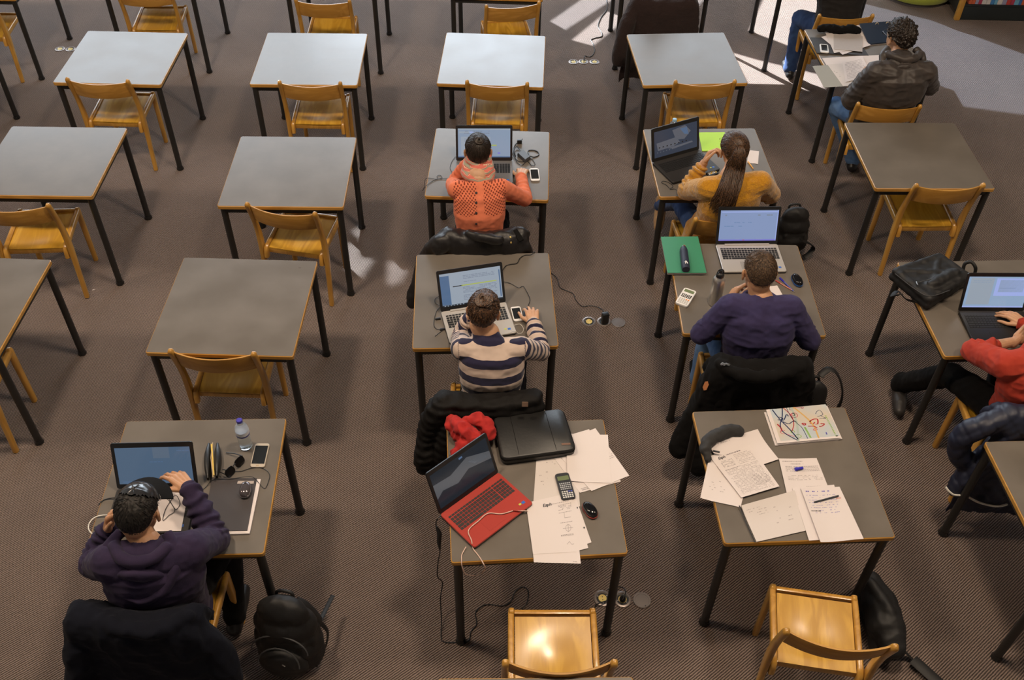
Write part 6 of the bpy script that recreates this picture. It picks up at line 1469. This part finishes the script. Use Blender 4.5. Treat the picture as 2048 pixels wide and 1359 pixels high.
# shoulder bag on the right table
c = at(1852, 558, .80); t = thing('shoulder_bag', 'black nylon shoulder bag lying on the back left corner of the right-hand table', 'bag', (c.x, c.y, Z), 0)
o = t.location.copy()
q4 = [at(1786, 536, .84), at(1882, 503, .84), at(1942, 548, .83), at(1858, 600, .83)]
def bagbody(bm):
    cen = sum(q4, V())/4
    for k_, z0, z1 in ((1.0, .758, .80), (.97, .79, .835)):
        for i in range(4):
            for j in range(4):
                a = cen+(q4[i]-cen)*(k_-.09); b = cen+(q4[j]-cen)*(k_-.09)
                if i < j: cap_(bm, V((a.x, a.y, z1-.02)), .027, V((b.x, b.y, z1-.02)), .027, 10)
    g = [V((p.x, p.y, 0)) for p in [cen+(q-cen)*.93 for q in q4]]
    loft(bm, [[p+V((0, 0, .755)) for p in g], [p+V((0, 0, .835)) for p in g]])
    cap_(bm, cen.lerp(q4[3], .45)+V((0, 0, .0)), .035, cen.lerp(q4[2], .55), .035)
soft('bag_body', bagbody, nylon_b, .007, 6, folds(.004, s=(16, 16, 16), seed=5), t, o)
def ptube(par, name, pts, r, m, o, flat=False):
    bm = bmesh.new(); sp = spline([at(*p)-o for p in pts], 5)
    if flat: tube(bm, sp, r, 8, ex=1.0, ey=.22)
    else: tube(bm, sp, r, 8)
    return obj(name, bm, m, par, smooth=60)
ptube(t, 'shoulder_strap', [(1800, 588, .79), (1786, 592, .72), (1796, 582, .70), (1812, 598, .73), (1832, 603, .78)], .016, nylon_b, o, True)
ptube(t, 'carry_handle', [(1926, 540, .82), (1930, 527, .86), (1943, 524, .88), (1951, 535, .86), (1950, 545, .82)], .010, nylon_b, o)
ptube(t, 'zip', [(1833, 565, .852), (1870, 556, .858), (1905, 545, .856), (1925, 540, .85)], .0025, darkgrey, o)
ptube(t, 'zip_pull', [(1833, 563, .858), (1836, 570, .858)], .004, steel, o)
ptube(t, 'zip', [(1790, 547, .835), (1830, 578, .84), (1860, 592, .84), (1900, 580, .84)], .0025, darkgrey, o)
# backpacks on the floor
def backpack(label, c, rz, w=.32, d=.20, h=.46, m=nylon_b, tilt=0.0, straps=(), seed=1, pocket=True, pull=None):
    c = V(c); t = thing('backpack', label, 'backpack', c, rz)
    Tm = Matrix.Rotation(tilt, 4, 'X')
    T = lambda x, y, z: Tm @ V((x, y, z))
    def body(bm):
        for k_, (z, ww, dd) in enumerate(((.10, 1, 1), (h*.40, 1.0, 1.05), (h*.70, .92, .85), (h*.88, .74, .6))):
            ell(bm, T(0, 0, z), (w/2*ww, d/2*dd, h*.22), Tm)
        b2 = bmesh.new(); bmesh.ops.create_cube(b2, size=1); bmesh.ops.scale(b2, vec=(w*.88, d*.8, h*.62), verts=b2.verts); bmesh.ops.bevel(b2, geom=b2.edges[:], offset=.04, segments=3, affect='EDGES')
        bmesh.ops.transform(b2, matrix=Tm @ Matrix.Translation((0, 0, h*.36+.01)), verts=b2.verts); merge(bm, b2)
    soft('bag_body', body, m, .009, 5, folds(.006, s=(12, 12, 8), seed=seed), t, V((0, 0, 0)))
    if pocket:
        soft('front_pocket', lambda bm: (ell(bm, T(0, -d*.46, h*.30), (w*.36, .045, h*.23), Tm)), m, .008, 3, folds(.004, seed=seed+3), t, V((0, 0, 0)))
        for rr, zz, yy in ((.40, h*.56, -.52), (.30, h*.44, -.70)):
            bm = bmesh.new(); tube(bm, [T(w*rr*math.cos(a), d*yy*(1-.25*math.sin(a)), zz+h*.18*math.sin(a)) for a in [PI*i/16 for i in range(17)]], .004, 6); obj('zip', bm, darkgrey, t, smooth=60)
    if pull: bm = bmesh.new(); tube(bm, [T(*pull), T(pull[0]+.012, pull[1], pull[2]-.012)], .003, 6); obj('zip_pull', bm, steel, t, smooth=60)
    bm = bmesh.new(); tube(bm, spline([T(-.04, .05, h*.98), T(-.03, .055, h*1.06), T(.03, .055, h*1.06), T(.04, .05, h*.98)], 4), .008, 8); obj('grab_loop', bm, m, t, smooth=60)
    inv = (Matrix.Translation(c) @ Matrix.Rotation(rz, 4, 'Z')).inverted()
    for pts, r, flat in straps:
        bm = bmesh.new(); tube(bm, spline([inv @ at(*p) for p in pts], 5), r, 8, ex=1.0 if flat else 1, ey=.28 if flat else 1); obj('shoulder_strap', bm, m, t, smooth=60)
    return t
c = at(562, 1207, .46); c.z = 0
backpack('large black backpack standing on the carpet right of the capped student', (c.x, c.y-.03, 0), -.12, w=.33, d=.22, h=.46, tilt=-.05, seed=2, pull=(.02, -.155, .22),
   straps=[([(592, 1205, .40), (612, 1215, .36), (630, 1232, .28), (640, 1245, .22)], .035, True), ([(640, 1240, .22), (648, 1225, .20), (658, 1205, .18), (666, 1190, .17)], .012, True), ([(642, 1246, .20), (655, 1262, .14), (652, 1290, .08), (640, 1312, .04), (634, 1330, .06)], .012, True)])
c = at(1590, 512, 0)
backpack('black backpack on the carpet behind the silver laptop of the navy-sweater man', (c.x-.06, c.y+.04, 0), .1, w=.26, d=.18, h=.36, seed=4, pocket=False,
   straps=[([(1602, 480, .22), (1618, 486, .16), (1627, 494, .10), (1620, 505, .06), (1608, 514, .04)], .020, True)])
c = V((1.60, 3.50, 0))
backpack('black bag with a looping strap beside the draped chair of the navy-sweater man', (c.x, c.y, .10), .1, w=.22, d=.18, h=.56, seed=6, pocket=False,
   straps=[([(1640, 752, .58), (1655, 738, .60), (1672, 744, .58), (1683, 768, .50), (1684, 795, .40), (1674, 818, .28), (1660, 830, .20)], .020, True)])
t = None
c = at(1762, 1245, .13); t = thing('shoulder_bag', 'black shoulder bag standing on the carpet beside the turned chair, bottom right', 'bag', (c.x, c.y, 0), 0); o = t.location.copy()
soft('bag_body', lambda bm: (chain(bm, A_((1742, 1165, .16), (1758, 1205, .15), (1772, 1250, .14), (1786, 1290, .13)), (.055, .085, .09, .06)), chain(bm, A_((1735, 1180, .06), (1750, 1240, .06), (1765, 1300, .06)), (.055, .06, .055)), chain(bm, A_((1742, 1165, .22), (1775, 1215, .22), (1794, 1285, .16)), (.030, .03, .03))), nylon_b, .008, 4, folds(.010, s=(10, 10, 10), seed=9), t, o)
ptube(t, 'shoulder_strap', [(1795, 1290, .12), (1808, 1300, .06), (1822, 1315, .02), (1838, 1330, .015), (1860, 1348, .015), (1885, 1372, .015)], .016, nylon_b, o, True)
ptube(t, 'strap_pad', [(1826, 1318, .03), (1840, 1330, .03), (1862, 1350, .03), (1882, 1368, .03)], .030, nylon_b, o, True)

# ------------------------------------------------------------------ floor sockets, plugs
ring_m = M_((.26, .22, .20), .35, 'socket_metal', metal=.6); yel = M_((.80, .62, .20), .4, 'yellow_insert'); cover_m = M_((.20, .17, .155), .4, 'socket_cover', metal=.5)
def socket(x, y, label, kind, group=None):
    t = thing('floor_socket', label, 'floor socket', (x, y, 0), rnd.uniform(0, 6), group)
    bm = bmesh.new()
    if kind == 'open':
        prof = [(.046, .0), (.046, .003), (.043, .0045), (.034, .0045), (.032, .001), (.030, .0008)]
        rings = []
        for r_, z_ in prof: rings.append([V((math.cos(2*PI*k/32)*r_, math.sin(2*PI*k/32)*r_, z_)) for k in range(32)])
        loft(bm, rings, caps=False); obj('rim', bm, ring_m, t, smooth=40)
        bm = bmesh.new(); lathe(bm, [(.031, .0004), (.031, .0010)], 24); obj('recess', bm, blackp, t)
        bm = bmesh.new(); lathe(bm, [(.021, .0008), (.021, .004), (.017, .004), (.016, .0018)], 24); obj('socket_insert', bm, yel, t, smooth=30)
        bm = bmesh.new()
        for s in (-1, 1): lathe(bm, [(.0028, .0018), (.0028, .0024)], 10, (s*.0085, 0, 0))
        obj('contact_holes', bm, blackp, t)
        bm = bmesh.new()
        for a in (0, 2.1, 4.2): lathe(bm, [(.003, .001), (.003, .004)], 10, (.026*math.cos(a), .026*math.sin(a), 0))
        obj('screws', bm, steel, t)
    else:
        lathe(bm, [(.046, 0), (.046, .003), (.044, .0045), (.036, .0045), (.035, .0035), (.002, .0042)], 32); obj('cover', bm, cover_m, t, smooth=30)
        bm = bmesh.new(); lathe(bm, [(.0035, .0040), (.0035, .0050)], 10, (0, -.036, 0)); obj('finger_hole', bm, blackp, t)
    return t
S3 = [((1147, 124), (1167, 123.5), (1189, 124), 'by the dark fleece jacket', 'ooo'), ((1178, 643), (1208, 643), (1237, 645), 'right of the striped-sweater person', 'ooc'), ((1205, 1196), (1245, 1198), (1284, 1200), 'below the red-laptop table', 'ooc')]
for a, b, c, wh, kd in S3:
    for p, nm, k_ in zip((a, b, c), ('left', 'middle', 'right'), kd):
        q = at(*p); socket(q.x, q.y, f'{"open round" if k_ == "o" else "closed round"} floor socket, {nm} of the three {wh}', 'open' if k_ == 'o' else 'closed')
for p, nm in (((120, 98), 'left'), ((141, 98.5), 'right')):
    q = at(*p); socket(q.x, q.y, f'open floor socket, {nm} of the two in the top left corner', 'open')
def blackplug(p, label, kind):
    q = at(*p); t = thing('mains_plug', label, 'plug', (q.x, q.y, .004), .3)
    bm = bmesh.new()
    if kind: box(bm, (0, 0, .045), (.045, .035, .080), bev=.006)
    else: lathe(bm, [(.017, 0), (.017, .012), (.010, .03), (.004, .036)], 16)
    obj('plug_body', bm, blackp, t, smooth=40); return t
blackplug((1209, 646), 'black square adapter plugged into the middle floor socket, end of the long cable', 1)
t = blackplug((1245, 1199), 'round black plug in the middle socket below the red-laptop table', 0)
o = t.location.copy(); ptube(t, 'cord', [(1245, 1199, .04), (1251, 1186, .05), (1248, 1176, .04), (1238, 1173, .02), (1228, 1174, .006), (1215, 1178, .006)], .0032, blackp, o).rotation_euler.z = 0
for ch in t.children:
    if ch.name.startswith('cord'): ch.matrix_parent_inverse = Matrix.Rotation(-.3, 4, 'Z')
q = at(190, 588*1.0); bm = bmesh.new(); box(bm, (0, 0, .002), (.014, .006, .003)); tag(obj('paper_scrap', bm, paper, loc=at(187, 580), rz=.5), 'tiny white scrap on the carpet at the left, by a chair foot', 'scrap')

# ------------------------------------------------------------------ pouf and bookcase at the top right
lime = M_((.36, .42, .045), .75, 'lime_felt', sheen=.3, bump=(120, .3, .002))
t = thing('pouf', 'round lime green pouf at the top edge, left of the bookcase', 'pouf', (4.03, 9.66, 0))
bm = bmesh.new(); lathe(bm, [(.34, 0.0), (.34, .035)], 40); obj('base', bm, M_((.10, .09, .09), .5, 'dark_plinth'), t, smooth=40)
bm = bmesh.new(); lathe(bm, [(.355, .035), (.372, .05), (.375, .10), (.375, .38), (.365, .41), (.33, .425), (.1, .43)], 48); obj('cushion', bm, lime, t, smooth=50)
t = thing('bookcase', 'low wooden bookcase with dark inside in the top right corner', 'bookcase', (5.05, 9.33, 0))
for x, nm in ((-.76, 'side_panel'), (.80, 'side_panel')):
    bm = bmesh.new(); box(bm, (x, .03, .44), (.022, .42, .76), bev=.004); obj(nm, bm, M_((.03, .03, .033), .5, 'dark_side'), t, smooth=30)
    for yy in (-.235, .235): bm = bmesh.new(); box(bm, (x, yy, .42), (.050, .045, .84), bev=.006); obj('post', bm, beech, t, smooth=30)
bm = bmesh.new(); box(bm, (.02, .24, .45), (1.52, .015, .78)); obj('back_panel', bm, M_((.03, .03, .033), .6, 'dark_panel'), t)
for z in (.145, .48, .80):
    bm = bmesh.new(); box(bm, (.02, 0, z), (1.53, .46, .022)); obj('shelf', bm, M_((.022, .026, .028), .35, 'dark_shelf'), t)
bm = bmesh.new(); box(bm, (.02, -.235, .07), (1.53, .012, .13)); obj('front_board', bm, M_((.020, .026, .028), .4, 'dark_board'), t)
bc = [(.05, .16, .45), (.62, .60, .58), (.50, .06, .05), (.06, .22, .50), (.40, .05, .10), (.15, .40, .60), (.55, .12, .05), (.30, .30, .45)]
bmats = [M_(c_, .5, 'book_cloth') for c_ in bc]; pg = M_((.62, .58, .50), .8, 'page_block')
x = 4.36; i = 0; names = ['blue', 'white', 'red', 'deep blue', 'crimson', 'sky blue', 'orange red', 'grey violet']; used_ = {}
while x < 5.75:
    w_ = rnd.uniform(.022, .048); h_ = rnd.uniform(.19, .25); k_ = rnd.randrange(8)
    used_[k_] = used_.get(k_, 0)+1; od = ['first', 'second', 'third', 'fourth', 'fifth', 'sixth', 'seventh', 'eighth', 'ninth', 'tenth', 'eleventh', 'twelfth'][used_[k_]-1]
    t = thing('book', f'{names[k_]} book, {od} {names[k_]} one from the left in the top right bookcase', 'book', (x+w_/2, 9.185, .1575), 0, 'books in the top right bookcase')
    bm = bmesh.new(); box(bm, (0, 0, h_/2), (w_, .16, h_)); obj('cover', bm, bmats[k_], t)
    bm = bmesh.new(); box(bm, (0, .002, h_/2+.003), (w_-.006, .152, h_)); obj('pages', bm, pg, t)
    x += w_+.002; i += 1
